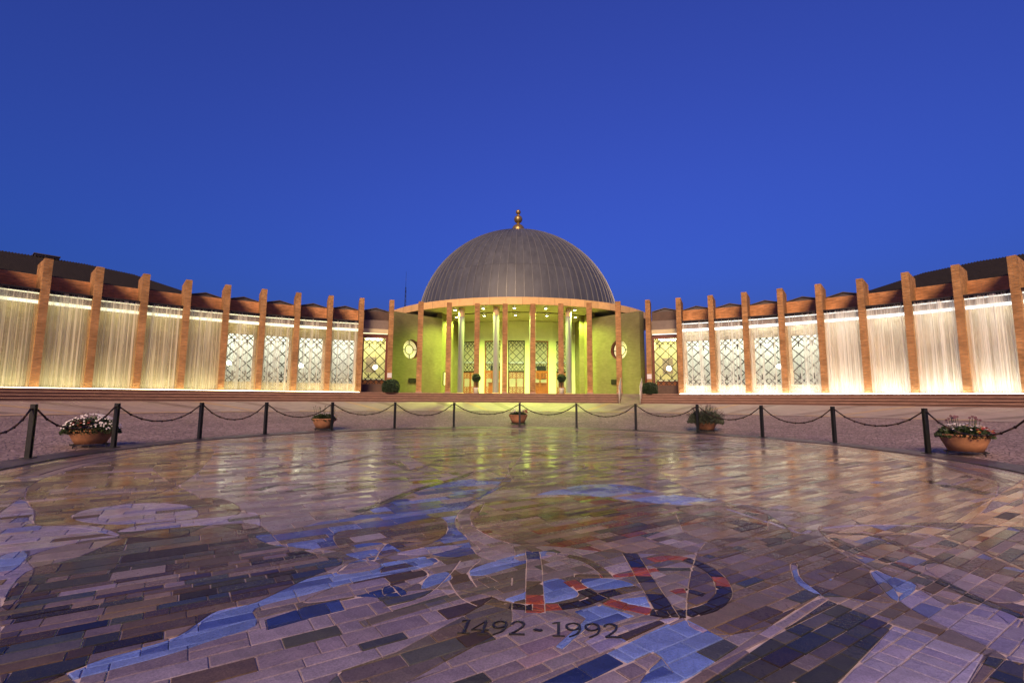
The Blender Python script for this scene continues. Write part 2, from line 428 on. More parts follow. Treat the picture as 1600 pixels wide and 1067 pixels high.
# paved apron below the steps, with dark and tan bands set into it
def patch(mb, t0, t1, a0, a1, dz, na, nt, skew=0.0):
    n = len(mb.v)
    for i in range(na + 1):
        for j in range(nt + 1):
            t = t0 + (t1 - t0) * j / nt
            q = bowl(a0 + (a1 - a0) * i / na + skew * j / nt, t); mb.v.append((q.x, q.y, q.z + dz))
    for i in range(na):
        for j in range(nt):
            k = n + i * (nt + 1) + j
            mb.face((k, k + 1, k + nt + 2, k + nt + 1))
ap = MB(); patch(ap, .55, .998, R_(-118), R_(118), .008, 118, 6)
apron = struct(ap.build('paving_apron', APRON))
rng = random.Random(5)
nb = 44
for i in range(nb):
    a = R_(-112) + R_(224) * (i + .5) / nb
    m = MB(); w = R_(224) / nb * (.30 if i % 2 else .22)
    patch(m, .60, .985, a - w / 2, a + w / 2, .014, 3, 4, (.05 if a > 0 else -.05))
    m.build('paving_band', APRON_DARK if i % 2 else (APRON_TAN if i % 4 == 0 else APRON), apron)
for i in range(60):
    m = MB(); a0 = R_(-114) + R_(228) * i / 60
    patch(m, .552, .585, a0 + .001, a0 + R_(3.8) - .002, .014, 2, 1)
    m.build('border_slab', APRON_TAN if i % 3 else APRON, apron)

# ------------------------------------------------------------------ terrace and steps
def sector(mb, r0, r1, p0, p1, z0, z1, n=120, m=0):
    k = len(mb.v)
    for i in range(n + 1):
        ph = p0 + (p1 - p0) * i / n
        for r, z in ((r0, z0), (r0, z1), (r1, z1), (r1, z0)): mb.v.append(tuple(arc(ph, r, z)))
    for i in range(n):
        a, b = k + i * 4, k + (i + 1) * 4
        for q in range(4): mb.face((a + q, b + q, b + (q + 1) % 4, a + (q + 1) % 4), m)
    mb.face((k, k + 1, k + 2, k + 3), m); mb.face((k + n * 4 + 3, k + n * 4 + 2, k + n * 4 + 1, k + n * 4), m)
tr = MB(); sector(tr, 26.50, 64, -1.16, 1.16, .90, ZP)
struct(tr.build('terrace', TERRACE))
st = place('stairs', None); struct(st)
rise = (ZP - SB) / 4
for i in range(4):
    # each step: riser slab and a slightly proud tread with a nosing
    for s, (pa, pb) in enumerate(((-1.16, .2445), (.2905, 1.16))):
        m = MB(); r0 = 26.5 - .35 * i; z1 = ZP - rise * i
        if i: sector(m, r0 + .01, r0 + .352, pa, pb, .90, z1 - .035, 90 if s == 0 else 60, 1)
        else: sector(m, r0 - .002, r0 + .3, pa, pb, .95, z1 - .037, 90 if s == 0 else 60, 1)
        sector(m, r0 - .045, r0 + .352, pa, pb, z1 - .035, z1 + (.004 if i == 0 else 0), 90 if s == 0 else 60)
        m.build('step', [STEP, RISER_SHADED], st)
# ramp through the steps
m = MB(); k = 0
for ph in (.2455, .2895):
    for r, z in ((26.52, .9), (26.52, ZP + .003), (24.75, .915), (24.75, .9)): m.v.append(tuple(arc(ph, r, z)))
for q in ((0, 1, 2, 3), (7, 6, 5, 4), (0, 4, 5, 1), (1, 5, 6, 2), (2, 6, 7, 3)): m.face(q)
struct(m.build('ramp', APRON_DARK))
def railing(ph, label):
    t = thing('handrail', label, 'handrail', arc(ph, 25.6, SB), -ph, 'handrails of the ramp')
    def pt(r, h):
        u = (26.5 - r) / 1.75; z = ZP + (SB - ZP) * max(0, min(1, u))
        return Vector((0, r - 25.6, z - SB + h))
    m = MB(); m.tube(pt(26.7, .98), pt(24.75, .98), .028); m.tube(pt(24.75, .98), pt(24.62, .93), .028); m.build('top_rail', RAIL, t)
    m = MB(); m.tube(pt(26.7, .12), pt(24.75, .12), .016); m.build('bottom_rail', RAIL, t)
    for r in (26.66, 25.72, 24.78):
        m = MB(); m.tube(pt(r, -.02), pt(r, .97), .026); m.build('post', RAIL, t)
    for i in range(1, 17):
        r = 26.66 - 1.88 * i / 17
        if abs(r - 25.72) > .04:
            m = MB(); m.tube(pt(r, .12), pt(r, .97), .009, seg=6); m.build('baluster', RAIL, t)
railing(.2435, 'pale metal handrail on the left side of the ramp in the steps')
railing(.2915, 'pale metal handrail on the right side of the ramp, beside the round bush')
# ------------------------------------------------------------------ lattice helper
def lattice(mb, w, z0, h, bar=.035, y=0.0, edge=True, per=None):
    """criss-cross grille with small diamonds and upright ticks along top and bottom"""
    P = per or w / 2
    def clip(c, s, za, zb, xa=-w / 2, xb=w / 2):
        # line z = s*x + c within the rectangle
        pts = []
        for x in (xa, xb):
            z = s * x + c
            if za - 1e-6 <= z <= zb + 1e-6: pts.append((x, z))
        for z in (za, zb):
            x = (z - c) / s
            if xa + 1e-6 < x < xb - 1e-6: pts.append((x, z))
        if len(pts) >= 2 and math.dist(pts[0], pts[1]) > .03: return pts[0], pts[1]
    zs = []
    n = int(h / P) + 6
    zc = z0 + h / 2
    for i in range(-n, n + 1):
        for s in (1, -1):
            zs.append((clip(zc + i * P, s, z0, z0 + h), 0))
            for za, zb in ((z0, z0 + P * .55), (z0 + h - P * .55, z0 + h)):
                zs.append((clip(zc + (i + .5) * P, s, za, zb), 1))
    for q, k in zs:
        if q:
            a, b = q; yy = y + (.004 if (b[0] - a[0]) * (b[1] - a[1]) > 0 else -.004) + k * .010
            mb.bar((a[0], yy, a[1]), (b[0], yy, b[1]), bar, bar * .6, up=(0, 1, 0))
    for x in (-w / 4, w / 4):
        for za, zb in ((z0 + P * .45, z0 + P * .95), (z0 + h - P * .95, z0 + h - P * .45)):
            mb.bar((x, y + .02, za), (x, y + .02, zb), bar, bar * .6, up=(0, 1, 0))

def halfw(y, fin=.30): return (RA + y) * math.tan(DL / 2) - fin / 2
ORD = ['first', 'second', 'third', 'fourth', 'fifth', 'sixth', 'seventh', 'eighth', 'ninth', 'tenth']

def room(parent, loc, rz, hw, y0, y1, z1, lamp, globe=None, wallm=None):
    m = MB()
    m.poly([(-hw, y1, 0), (hw, y1, 0), (hw, y1, z1), (-hw, y1, z1)])
    m.poly([(-hw, y0, 0), (-hw, y1, 0), (-hw, y1, z1), (-hw, y0, z1)]); m.poly([(hw, y1, 0), (hw, y0, 0), (hw, y0, z1), (hw, y1, z1)])
    m.poly([(-hw, y0, z1), (-hw, y1, z1), (hw, y1, z1), (hw, y0, z1)])
    r = m.build('room_wall', wallm or CREAM, parent, loc, rz)
    m = MB(); m.poly([(-hw, y0, .004), (hw, y0, .004), (hw, y1, .004), (-hw, y1, .004)]); m.build('room_floor', BROWNP if wallm is None else APRON, r)
    m = MB(); m.box(-hw * .7, hw * .7, y0 + .5, y1 - .4, z1 - .10, z1 - .04); m.build('ceiling_light', lamp, r)
    if wallm is None:
      m = MB(); m.box(-hw * .55, hw * .30, y1 - .05, y1 - .01, 1.5, 2.6); m.build('picture', APRON, r)
    if wallm is None:
      m = MB(); m.box(-hw * .98, hw * .98, y1 - .5, y1 - .02, .01, .95); m.build('counter', WOOD, r)
    if wallm is None:
      m = MB(); m.box(-hw * .99, hw * .99, y1 - .55, y1 - .015, .95, 1.02); m.build('counter_top', WHITE, r)
    if globe is not None:
        m = MB(); m.ball((globe, y0 + .9, 1.72), .16); m.build('globe_lamp', GLOBE, r)
        m = MB(); m.tube((globe, y0 + .9, 1.86), (globe, y0 + .9, z1), .012, seg=6); m.build('lamp_cord', DARKMETAL, r)

def veil(seed, hw, z0, z1, spread=.0):
    """a rippled sheet of falling water: many vertical folds that wander as they fall"""
    r = random.Random(seed); m = MB(); nx, nz = 110, 10
    off = [0.0] * (nx + 1); cur = 0
    for i in range(nx + 1):
        cur = cur * .7 + r.uniform(-.018, .018); off[i] = cur
    wob = [r.uniform(-.012, .012) for _ in range(nx + 1)]
    for j in range(nz + 1):
        u = j / nz; z = z1 + (z0 - z1) * u
        for i in range(nx + 1):
            x = -hw + 2 * hw * i / nx
            m.v.append((x * (1 + .015 * u) + wob[i] * u, off[i] * (1 + 1.6 * u) - .05 * u * u, z))
    for j in range(nz):
        for i in range(nx):
            a = j * (nx + 1) + i
            m.face((a, a + nx + 1, a + nx + 2, a + 1), 0, True)
    return m

def ring_seg_roof(name, side, parent):
    """dark ribbed roof rising behind the outer bays; ribs are real corrugation"""
    prof = [(9.6, .02), (10.5, 1.05), (11.5, 1.65), (12.5, 1.85), (13.5, 1.85), (15.5, 1.75)]
    m = MB(); n = 330
    def hh(k):
        for (a, u), (b, v) in zip(prof, prof[1:]):
            if a <= k <= b: return u + (v - u) * (k - a) / (b - a)
        return prof[-1][1]
    for i in range(n + 1):
        k = 9.6 + 5.9 * i / n; c = .035 * (1 if (i % 3) == 0 else -.3)
        for r, f in ((2.02, 0.0), (7.2, 1.0), (10.5, 1.0), (10.5, -2.0)):
            # ribs run obliquely down the slope
            kk = k - (1 - f) * .25 if f >= 0 else k
            m.v.append(tuple(arc(side * max(9.55, kk) * DL, RA + r, 5.50 + ((hh(k) + .16) * f if f >= 0 else -5.50) + (c if f >= 0 else 0)) - Vector((CA[0], CA[1], 0))))
    for i in range(n):
        for q in range(3):
            a = i * 4 + q; b = a + 4
            m.face((a, b, b + 1, a + 1) if side > 0 else (a, a + 1, b + 1, b))
    o = m.build(name, ROOFDARK, parent)
    return o

def make_wing(side):
    sname = 'left' if side < 0 else 'right'
    wing = thing('fountain_wing', ('curved orange brick wing left of the dome with tall fins and warm water curtains' if side < 0 else
                 'curved orange brick wing right of the dome with tall fins and bright white water curtains'), 'building', arc(0, 0, ZP))
    base = Vector(arc(0, 0, ZP))
    def L(phi, r): return arc(phi, r, ZP) - base
    # fins
    finm = MB(); finm.box(-.15, .15, 0, 2.02, 0, 6.0); fin_me = finm.mesh('fin', BRICK)
    slim = MB(); slim.box(-.15, .15, 0, 1.25, 0, 6.0); slim_me = slim.mesh('slim_fin', BRICK)
    for i in range(11):
        k = 4.5 + i
        place('brick_fin', slim_me if i == 0 else fin_me, wing, L(side * k * DL, RA), -side * k * DL)
    for b in range(5, 15):
        ph = side * b * DL; loc, rz = L(ph, RA), -ph
        # parapet, soffit, gable roof
        hw = halfw(1.7)
        m = MB(); m.box(-hw - .002, hw + .002, 1.7, 1.99, 4.765 if b == 5 else 4.53, 5.47); m.build('parapet', BROWNP if b == 5 else BAND, wing, loc, rz)
        if b < 11:
            m = MB(); hx = (RA + 1.62) * math.tan(DL / 2) - .16
            for ya, yb in ((1.67, 5.6),):
                pts = [(-hx, 5.475), (0, 5.68), (hx, 5.475), (hx, 5.52), (0, 5.73), (-hx, 5.52)]
                n = len(m.v)
                for y in (ya, yb):
                    for x, z in pts: m.v.append((x, y, z))
                m.face(range(n, n + 6)); m.face(range(n + 11, n + 5, -1))
                for i in range(6): m.face((n + i, n + 6 + i, n + 6 + (i + 1) % 6, n + (i + 1) % 6))
            m.poly([(-hx + .02, 1.75, 5.473), (hx - .02, 1.75, 5.473), (0, 1.75, 5.67)])
            m.build('gable_roof', ROOFGREY, wing, loc, rz)
        if b == 5:
            yw = 1.2; hw = halfw(yw, .30)
            m = MB(); m.box(-hw, hw, .95, 2.3, 4.18, 4.76); m.build('lintel', CONCRETE, wing, loc, rz)
            m = MB(); m.box(-hw, hw, .95, 1.5, 3.90, 4.178); m.build('soffit_panel', CREAM, wing, loc, rz)
            m = MB(); m.box(-hw * .95, hw * .95, 1.02, 1.10, 3.86, 3.895); m.build('strip_light', LAMPW_L if side < 0 else LAMPW_R, wing, loc, rz)
            f = MB(); f.box(-hw, -hw + .13, yw - .02, yw + .1, .0, 3.86); f.box(hw - .13, hw, yw - .02, yw + .1, 0, 3.86); f.box(-hw + .13, hw - .13, yw - .02, yw + .1, 3.6, 3.86)
            win = f.build('window_frame', REDFRAME, wing, loc, rz)
            ww = 2 * hw - .26
            m = MB(); m.box(-ww / 2, ww / 2, yw, yw + .08, 0, .58); m.build('panel', BROWNP, win)
            m = MB(); lattice(m, ww, .60, 2.98, .045, yw + .02); m.build('lattice', DARKMETAL, win)
            m = MB(); m.poly([(-ww / 2, yw + .06, .58), (ww / 2, yw + .06, .58), (ww / 2, yw + .06, 3.6), (-ww / 2, yw + .06, 3.6)]); m.build('pane', GLASS, win)
            room(wing, loc, rz, hw, yw + .11, 4.6, 3.88, ROOMLAMP_L, .12)
            continue
        hw = halfw(1.3)
        m = MB(); m.box(-hw, hw, .26, 1.98, 4.40, 4.525); m.build('soffit', TROUGH, wing, loc, rz)
        if b < 10:
            y0 = 1.5; ow = min(.68, hw - .06); hwb = halfw(1.6) + .02
            f = MB(); f.box(-hwb, hwb, y0, y0 + .22, 0, .58); f.box(-hwb, hwb, y0, y0 + .22, 3.42, 4.40)
            f.box(-hwb, -ow, y0, y0 + .22, .58, 3.42); f.box(ow, hwb, y0, y0 + .22, .58, 3.42)
            wl = f.build('bay_wall', NICHE, wing, loc, rz)
            m = MB(); lattice(m, 2 * ow, .58, 2.84, .055, y0 + .05); m.build('lattice', DARKMETAL, wl)
            m = MB(); m.poly([(-ow, y0 + .12, .58), (ow, y0 + .12, .58), (ow, y0 + .12, 3.42), (-ow, y0 + .12, 3.42)]); m.build('pane', GLASS, wl)
            gl = {(-1, 7): -.45, (-1, 9): -.45, (1, 8): .45, (1, 6): None}.get((side, b))
            room(wing, loc, rz, hwb, y0 + .23, 4.8, 4.2, ROOMLAMP_W, gl, PALE)
        else:
            hwb = halfw(1.6) + .02
            m = MB(); m.box(-hwb, hwb, 1.5, 1.75, 0, 4.40); m.build('bay_wall', NICHE, wing, loc, rz)
    ring_seg_roof('ribbed_roof', side, wing)
    m = MB(); k = 13.2 if side < 0 else 13.6
    a = side * k * DL
    m.box(-.5, .5, 0, 1.2, 0, .10); m.box(-.56, .56, -.08, 1.28, .10, .15)
    o = m.build('roof_hatch', ROOFGREY, wing, L(a, RA + 7.0) + Vector((0, 0, 5.7 + 1.80)), -a)
    # water curtains
    for b in range(6, 15):
        ph = side * b * DL; n = b - 6
        bg_ = 'with a lattice window behind' if b < 10 else 'over a plain wall'
        t = thing('water_curtain', f'{"warm" if side < 0 else "white"} water curtain {bg_}, {ORD[n]} bay outward on the {sname} wing', 'water curtain', arc(ph, RA, ZP), -ph, 'water curtains of the ' + sname + ' wing')
        hw = halfw(.3) - .004
        m = MB(); m.box(-hw, hw, .16, .52, 4.505, 4.56); m.build('trough', TROUGH, t)
        m = MB(); m.box(-hw, hw, .43, .50, 3.88, 4.50); m.build('gap_backing', CONCRETE, t)  # added backing, keeps the gap between the light strips dark
        m = MB(); m.box(-hw, hw, .36, .40, 4.36, 4.50); m.build('upper_light_strip', LAMPW_L if side < 0 else LAMPW_R, t)
        m = MB(); m.box(-hw, hw, .38, .42, 3.90, 4.05); m.build('lower_light_strip', LAMPW_L if side < 0 else LAMPW_R, t)
        m = MB(); m.box(-hw - .2, hw + .2, -.24, -.16, .008, .03); m.build('channel_light', LAMPB_L if side < 0 else LAMPB_R, t)
        m = MB(); m.box(-hw, hw, .44, 1.36, .012, .045); m.build('wide_base_light', FILL_L if side < 0 else FILL_R, t)  # base lamp widened over the bay floor for a softer falloff
        m = MB(); m.box(-hw, hw, .52, 1.30, 4.35, 4.39); m.build('soffit_fill', FILL_L if side < 0 else FILL_R, t)  # added glowing panel that evens the light down the veil
        me = veil(100 + b * 7 + side, hw - .01, .02, 4.50).mesh('water_sheet', WATER_W if b < 10 else WATER_L if side < 0 else WATER_R)
        place('water_sheet', me, t, (0, .26, 0))
    return wing
make_wing(-1); make_wing(1)
# ------------------------------------------------------------------ domed entrance hall
HX, HY = -.35, 45.0; RD = 9.2; ZC = ZP + 6.06; RR = 12.0
hall = thing('domed_hall', 'round entrance hall with grey metal dome, glowing green portico and latticed doors', 'building', (HX, HY, ZP))
def H(x, y, z): return (x - HX, y - HY, z - ZP)
# dome: shell, panels row by row, standing seams
m = MB()
m.lathe([((RD - .05) * math.cos(R_(a)), (RD - .05) * math.sin(R_(a))) for a in (0, 15, 30, 45, 60, 75, 89.9)], 60)
dome = m.build('dome', ROOFGREY, hall, (0, 0, 6.06))
NG = 84; rows = [2, 26, 50, 72, 87.6]
for r in range(len(rows) - 1):
    if r == 3: continue
    pm = MB(); da = 2 * math.pi / NG; n = 6
    for i in range(n + 1):
        el = R_(rows[r] + .04 + (rows[r + 1] - rows[r] - .08) * i / n)
        for j in range(3):
            a = (j / 2 - .5) * da * .985
            pm.v.append((RD * math.cos(el) * math.cos(a), RD * math.cos(el) * math.sin(a), RD * math.sin(el)))
    for i in range(n):
        for j in range(2):
            q = i * 3 + j; pm.face((q, q + 1, q + 4, q + 3), 0, True)
    me = pm.mesh('dome_panel', DOME)
    for k in range(NG): place('dome_panel', me, dome, (0, 0, 0), 2 * math.pi * (k + .5) / NG)
cp = MB(); cp.lathe([(RD * math.cos(R_(a)), RD * math.sin(R_(a))) for a in (72.2, 78, 84, 89.9)], 60); cp.build('crown_cap', DOME, dome)
sm = MB(); n = 18
for i in range(n):
    e0, e1 = R_(2 + 82 * i / n), R_(2 + 82 * (i + 1) / n)
    q = []
    for e in (e0, e1):
        for s, rr in ((-.014, RD - .01), (-.012, RD + .05), (.012, RD + .05), (.014, RD - .01)):
            q.append((rr * math.cos(e), s, rr * math.sin(e)))
    b = len(sm.v); sm.v += q
    for j in range(3): sm.face((b + j, b + j + 1, b + 5 + j, b + 4 + j))
me = sm.mesh('standing_seam', SEAM)
for k in range(NG): place('standing_seam', me, dome, (0, 0, 0), 2 * math.pi * k / NG)
# finial
zt = 6.06 + RD
m = MB(); m.ball((0, 0, 0), .62, lo=0.0); m.lathe([(.62, 0), (.68, -.04), (.68, -.14), (.55, -.2), (.55, -.5)], 24); fin = m.build('finial', GOLD, hall, (0, 0, zt + .42))
m = MB(); m.ball((0, 0, 1.10), .40); m.tube((0, 0, .6), (0, 0, .74), .14); m.build('finial_ball', GOLD, fin)
m = MB(); m.ball((0, 0, 1.82), .24); m.tube((0, 0, 1.46), (0, 0, 1.62), .09); m.build('finial_ball', GOLD, fin)
# roof ring with fascia panels, soffit
m = MB(); m.lathe([(RR - .06, .0), (RR - .06, .50), (RD - .1, .62)], 96); m.lathe([(RR - .06, 0.0), (4.2, 0.0)], 96)
ring = m.build('roof_ring', [ROOFGREY], hall, (0, 0, 6.14))
for p_ in ring.data.polygons: p_.use_smooth = False
sf = MB(); sf.lathe([(4.3, -.012), (RR - .08, -.012)], 96, smooth=False); sf.build('soffit', SOFFIT, ring)
NF = 66; pm = MB(); da = 2 * math.pi / NF * .988
for j in range(3):
    a = (j / 2 - .5) * da
    for rr, z in ((RR - .05, -.01), (RR, 0.0), (RR, .51), (RR - .05, .53)): pm.v.append((rr * math.cos(a), rr * math.sin(a), z))
for j in range(2):
    for q in range(3): pm.face((j * 4 + q, j * 4 + 4 + q, j * 4 + 5 + q, j * 4 + 1 + q))
me = pm.mesh('fascia_panel', FASCIA)
for k in range(NF): place('fascia_panel', me, ring, (0, 0, 0), 2 * math.pi * (k + .5) / NF)
# round columns under the ring
for x in (-3.82, -1.28, 1.28, 3.84):
    y = HY - math.sqrt(11.25 ** 2 - x * x)
    m = MB(); m.lathe([(.21, 0), (.21, 5.5)], 28); c = m.build('column', COLUMN, hall, (x, y - HY, 0))
    m = MB(); m.lathe([(.225, 5.5), (.225, 6.12)], 28); m.build('column_cap', COLTOP, c)
    m = MB(); m.lathe([(.27, 0), (.27, .05), (.215, .08)], 28); m.build('column_base', COLTOP, c)
# door wall: five facets, each with a tall latticed door
fac = []
pts = [(-4.95, 41.25), (-3.02, 40.55), (-1.0, 40.15), (1.0, 40.15), (3.02, 40.55), (4.95, 41.25)]
for i in range(5):
    (x0, y0), (x1, y1) = pts[i], pts[i + 1]
    L = math.hypot(x1 - x0, y1 - y0); rz = math.atan2(y1 - y0, x1 - x0)
    loc = ((x0 + x1) / 2, (y0 + y1) / 2 - HY, 0)
    dw = .70; hwf = L / 2
    f = MB(); f.box(-hwf, -dw, 0, .28, 0, 6.10); f.box(dw, hwf, 0, .28, 0, 6.10); f.box(-dw, dw, 0, .28, 4.50, 6.10)
    wl = f.build('door_wall', PLASTER, hall, loc, rz)
    for x in (-hwf + .45, hwf - .45, 0):
        pass
    d = MB(); z0 = 0.0
    d.box(-dw, -dw + .07, .16, .26, 0, 4.49); d.box(dw - .07, dw, .16, .26, 0, 4.49); d.box(-dw + .07, dw - .07, .16, .26, 4.42, 4.49); d.box(-dw + .07, dw - .07, .16, .26, 1.86, 1.98)
    fr = d.build('door_frame', WOOD if abs(i - 2) == 1 else DARKMETAL, wl)
    ww = 2 * dw - .14
    m = MB(); lattice(m, ww, 1.98, 2.44, .042, .20); m.build('lattice', DARKMETAL, fr)
    m = MB(); m.poly([(-ww / 2, .24, 1.98), (ww / 2, .24, 1.98), (ww / 2, .24, 4.42), (-ww / 2, .24, 4.42)]); m.build('pane', GLASS, fr)
    for s in (-1, 1):
        lf = MB(); cx = s * ww / 4; hw = ww / 4 - .006
        lf.box(cx - hw, cx - hw + .06, .17, .23, .01, 1.86); lf.box(cx + hw - .06, cx + hw, .17, .23, .01, 1.86)
        for za, zb in ((.01, .16), (.58, .64), (1.34, 1.40), (1.80, 1.86)): lf.box(cx - hw + .06, cx + hw - .06, .17, .23, za, zb)
        wd = DARKWOOD if i == 2 else WOOD; leaf = lf.build('door_leaf', wd, fr)
        iw = hw - .06
        for za, zb in ((1.40, 1.80), (.16, .58)):
            g2 = MB()
            zm = (za + zb) / 2
            for sx in (-1, 1):
                g2.bar((cx - sx * iw, .20, za), (cx + sx * iw, .20, zb), .05, .03, up=(0, 1, 0))
            g2.bar((cx, .196, za), (cx, .196, zb), .04, .03, up=(0, 1, 0))
            for sx in (-1, 1):
                g2.bar((cx + sx * iw, .204, zm), (cx, .204, za + .03), .04, .03, up=(0, 1, 0)); g2.bar((cx + sx * iw, .204, zm), (cx, .204, zb - .03), .04, .03, up=(0, 1, 0))
            g2.build('carved_grille', wd, leaf)
        m = MB(); m.tube((cx - s * (hw - .03), .14, .95), (cx - s * (hw - .03), .14, 1.25), .014, seg=8); m.build('handle', GOLD, leaf)
# portico cheeks and flank walls with round windows
def wall_hole(x0, y0, x1, y1, h, holes, name, mtl, thick=.45, rev=REDFRAME):
    L = math.hypot(x1 - x0, y1 - y0); rz = math.atan2(y1 - y0, x1 - x0)
    m = MB(); hw = L / 2
    if not holes:
        m.box(-hw, hw, 0, thick, 0, h)
        return m.build(name, mtl, hall, ((x0 + x1) / 2, (y0 + y1) / 2 - HY, 0), rz), L
    cx, cz, r = holes; n = 64
    ci, bo = [], []
    for i in range(n):
        a = 2 * math.pi * i / n; dx, dz = math.cos(a), math.sin(a)
        s = min(((hw - cx) if dx > 0 else (hw + cx)) / max(abs(dx), 1e-6), ((h - cz) if dz > 0 else cz) / max(abs(dz), 1e-6))
        ci.append((cx + r * dx, 0, cz + r * dz)); bo.append((cx + s * dx, 0, cz + s * dz))
    for cxx in (-hw, hw):
        for czz in (0, h):
            a = math.atan2(czz - cz, cxx - cx) % (2 * math.pi); k = round(a / (2 * math.pi) * n) % n
            bo[k] = (cxx, 0, czz)
    for i in range(n):
        j = (i + 1) % n
        m.poly([bo[i], bo[j], ci[j], ci[i]], 0)
        m.poly([ci[i], ci[j], (ci[j][0], thick * .8, ci[j][2]), (ci[i][0], thick * .8, ci[i][2])], 1)
    m.box(-hw, hw, thick * .8 + .03, thick + .05, 0, h)
    m.poly([(-hw, 0, h), (hw, 0, h), (hw, thick, h), (-hw, thick, h)])
    m.poly([(-hw, 0, 0), (-hw, 0, h), (-hw, thick, h), (-hw, thick, 0)]); m.poly([(hw, 0, 0), (hw, thick, 0), (hw, thick, h), (hw, 0, h)])
    return m.build(name, [mtl, rev], hall, ((x0 + x1) / 2, (y0 + y1) / 2 - HY, 0), rz), L
for s in (-1, 1):
    a, b, c_ = (s * 8.55, 33.0), (s * 5.55, 36.3), (s * 4.96, 41.2)
    p0, p1 = (a, b) if s < 0 else (b, a)
    # thickness must lie behind the wall: local +y is away from the plaza on both sides
    cxh = -s * (-.62) * 1.0
    L = math.hypot(b[0] - a[0], b[1] - a[1])
    w, L = wall_hole(*p0, *p1, 5.68, ((-.45 if s < 0 else .45) * 1.0, 3.13, .70), 'flank_wall', WALL)
    hx = -.45 if s < 0 else .45
    m = MB(); n = 40
    m.poly([(hx + .70 * math.cos(2 * math.pi * i / n), .34, 3.13 + .70 * math.sin(2 * math.pi * i / n)) for i in range(n)][::-1])
    pane = m.build('round_pane', LITPANE, w)
    m = MB()
    for r in (.66, .34):
        for i in range(n):
            a0, a1 = 2 * math.pi * i / n, 2 * math.pi * (i + 1) / n
            m.bar((hx + r * math.cos(a0), .30, 3.13 + r * math.sin(a0)), (hx + r * math.cos(a1), .30, 3.13 + r * math.sin(a1)), .04, .03, up=(0, 1, 0))
    for i in range(4):
        a0 = math.pi / 2 * i + .05
        m.bar((hx + .34 * math.cos(a0), .30, 3.13 + .34 * math.sin(a0)), (hx + .66 * math.cos(a0), .30, 3.13 + .66 * math.sin(a0)), .04, .03, up=(0, 1, 0))
    m.build('round_grille', DARKMETAL, pane)
    m = MB(); m.box(hx - .42 + (.25 if s < 0 else -.25), hx + .42 + (.25 if s < 0 else -.25), -.07, -.003, .72, 1.06); m.build('wall_box', SCREEN, w)
    q0, q1 = (b, c_) if s < 0 else (c_, b)
    wall_hole(*q0, *q1, 6.12, None, 'cheek_wall', WALL)
    # upper back wall that closes the gap under the roof ring
    m = MB(); x = s * 7.2
    m.box(x - 2.2, x + 2.2, 37.9 - HY, 38.3 - HY, 0, 6.1); m.build('back_wall', WALL, hall)
# hall interior seen through the doors
m = MB(); y1 = 48.0 - HY
m.poly([(-6, y1, 0), (6, y1, 0), (6, y1, 5.2), (-6, y1, 5.2)]); m.poly([(-6, -3.6, 0), (-6, y1, 0), (-6, y1, 5.2), (-6, -3.6, 5.2)]); m.poly([(6, y1, 0), (6, -3.6, 0), (6, -3.6, 5.2), (6, y1, 5.2)])
m.poly([(-6, -3.9, 5.2), (-6, y1, 5.2), (6, y1, 5.2), (6, -3.9, 5.2)])
inner = m.build('interior_wall', CREAM, hall)
for x in (-3.6, 0, 3.6):
    m = MB(); m.box(x - .8, x + .8, -3.9, -1.3, 5.06, 5.14); m.build('ceiling_light', HALLLAMP, inner)
for x in (-1.9, 1.9):
    m = MB(); m.box(x - .8, x + .8, .2, .8, 0, 1.1); m.box(x - .86, x + .86, .14, .86, 1.1, 1.16); m.build('reception_desk', WOOD, inner)
    m = MB(); m.box(x * 1.2 - .45, x * 1.2 + .45, y1 - .06, y1 - .01, 1.6, 2.9); m.build('notice_board', SCREEN, inner)
m = MB(); m.box(-5.9, 5.9, y1 - .3, y1 - .01, 3.1, 3.3); m.build('gallery_edge', WHITE, inner)

# downlights in the soffit
def downlight(px, y, label):
    t = thing('downlight', label, 'ceiling lamp', (HX + px, y, ZP + 6.125), 0, 'downlights of the portico')
    m = MB(); m.lathe([(.10, 0), (.13, -.02), (.13, -.16), (.10, -.17)], 20); m.build('housing', WHITE, t)
    m = MB(); m.lathe([(.001, -.165), (.095, -.165)], 20); m.build('lens', DOWNLAMP, t)
    ld = bpy.data.lights.new('downlight_beam', 'SPOT'); ld.energy = 1200; ld.color = (.76, 1.0, .14); ld.spot_size = R_(150); ld.spot_blend = .6; ld.shadow_soft_size = .09
    lo = place('beam', ld, t, (0, 0, -.20))
pos = ['far left', 'left', 'middle', 'right', 'far right']
for i, x in enumerate((-4.3, -2.2, 0, 2.2, 4.3)):
    downlight(x, HY - math.sqrt(11.45 ** 2 - x * x) , f'lit round downlight, {pos[i]} one of the front row under the roof ring')
for i, x in enumerate((-4.65, -2.4, 0, 2.4, 4.65)):
    downlight(x, HY - math.sqrt(8.5 ** 2 - x * x * .7), f'lit round downlight, {pos[i]} one of the back row nearer the doors')

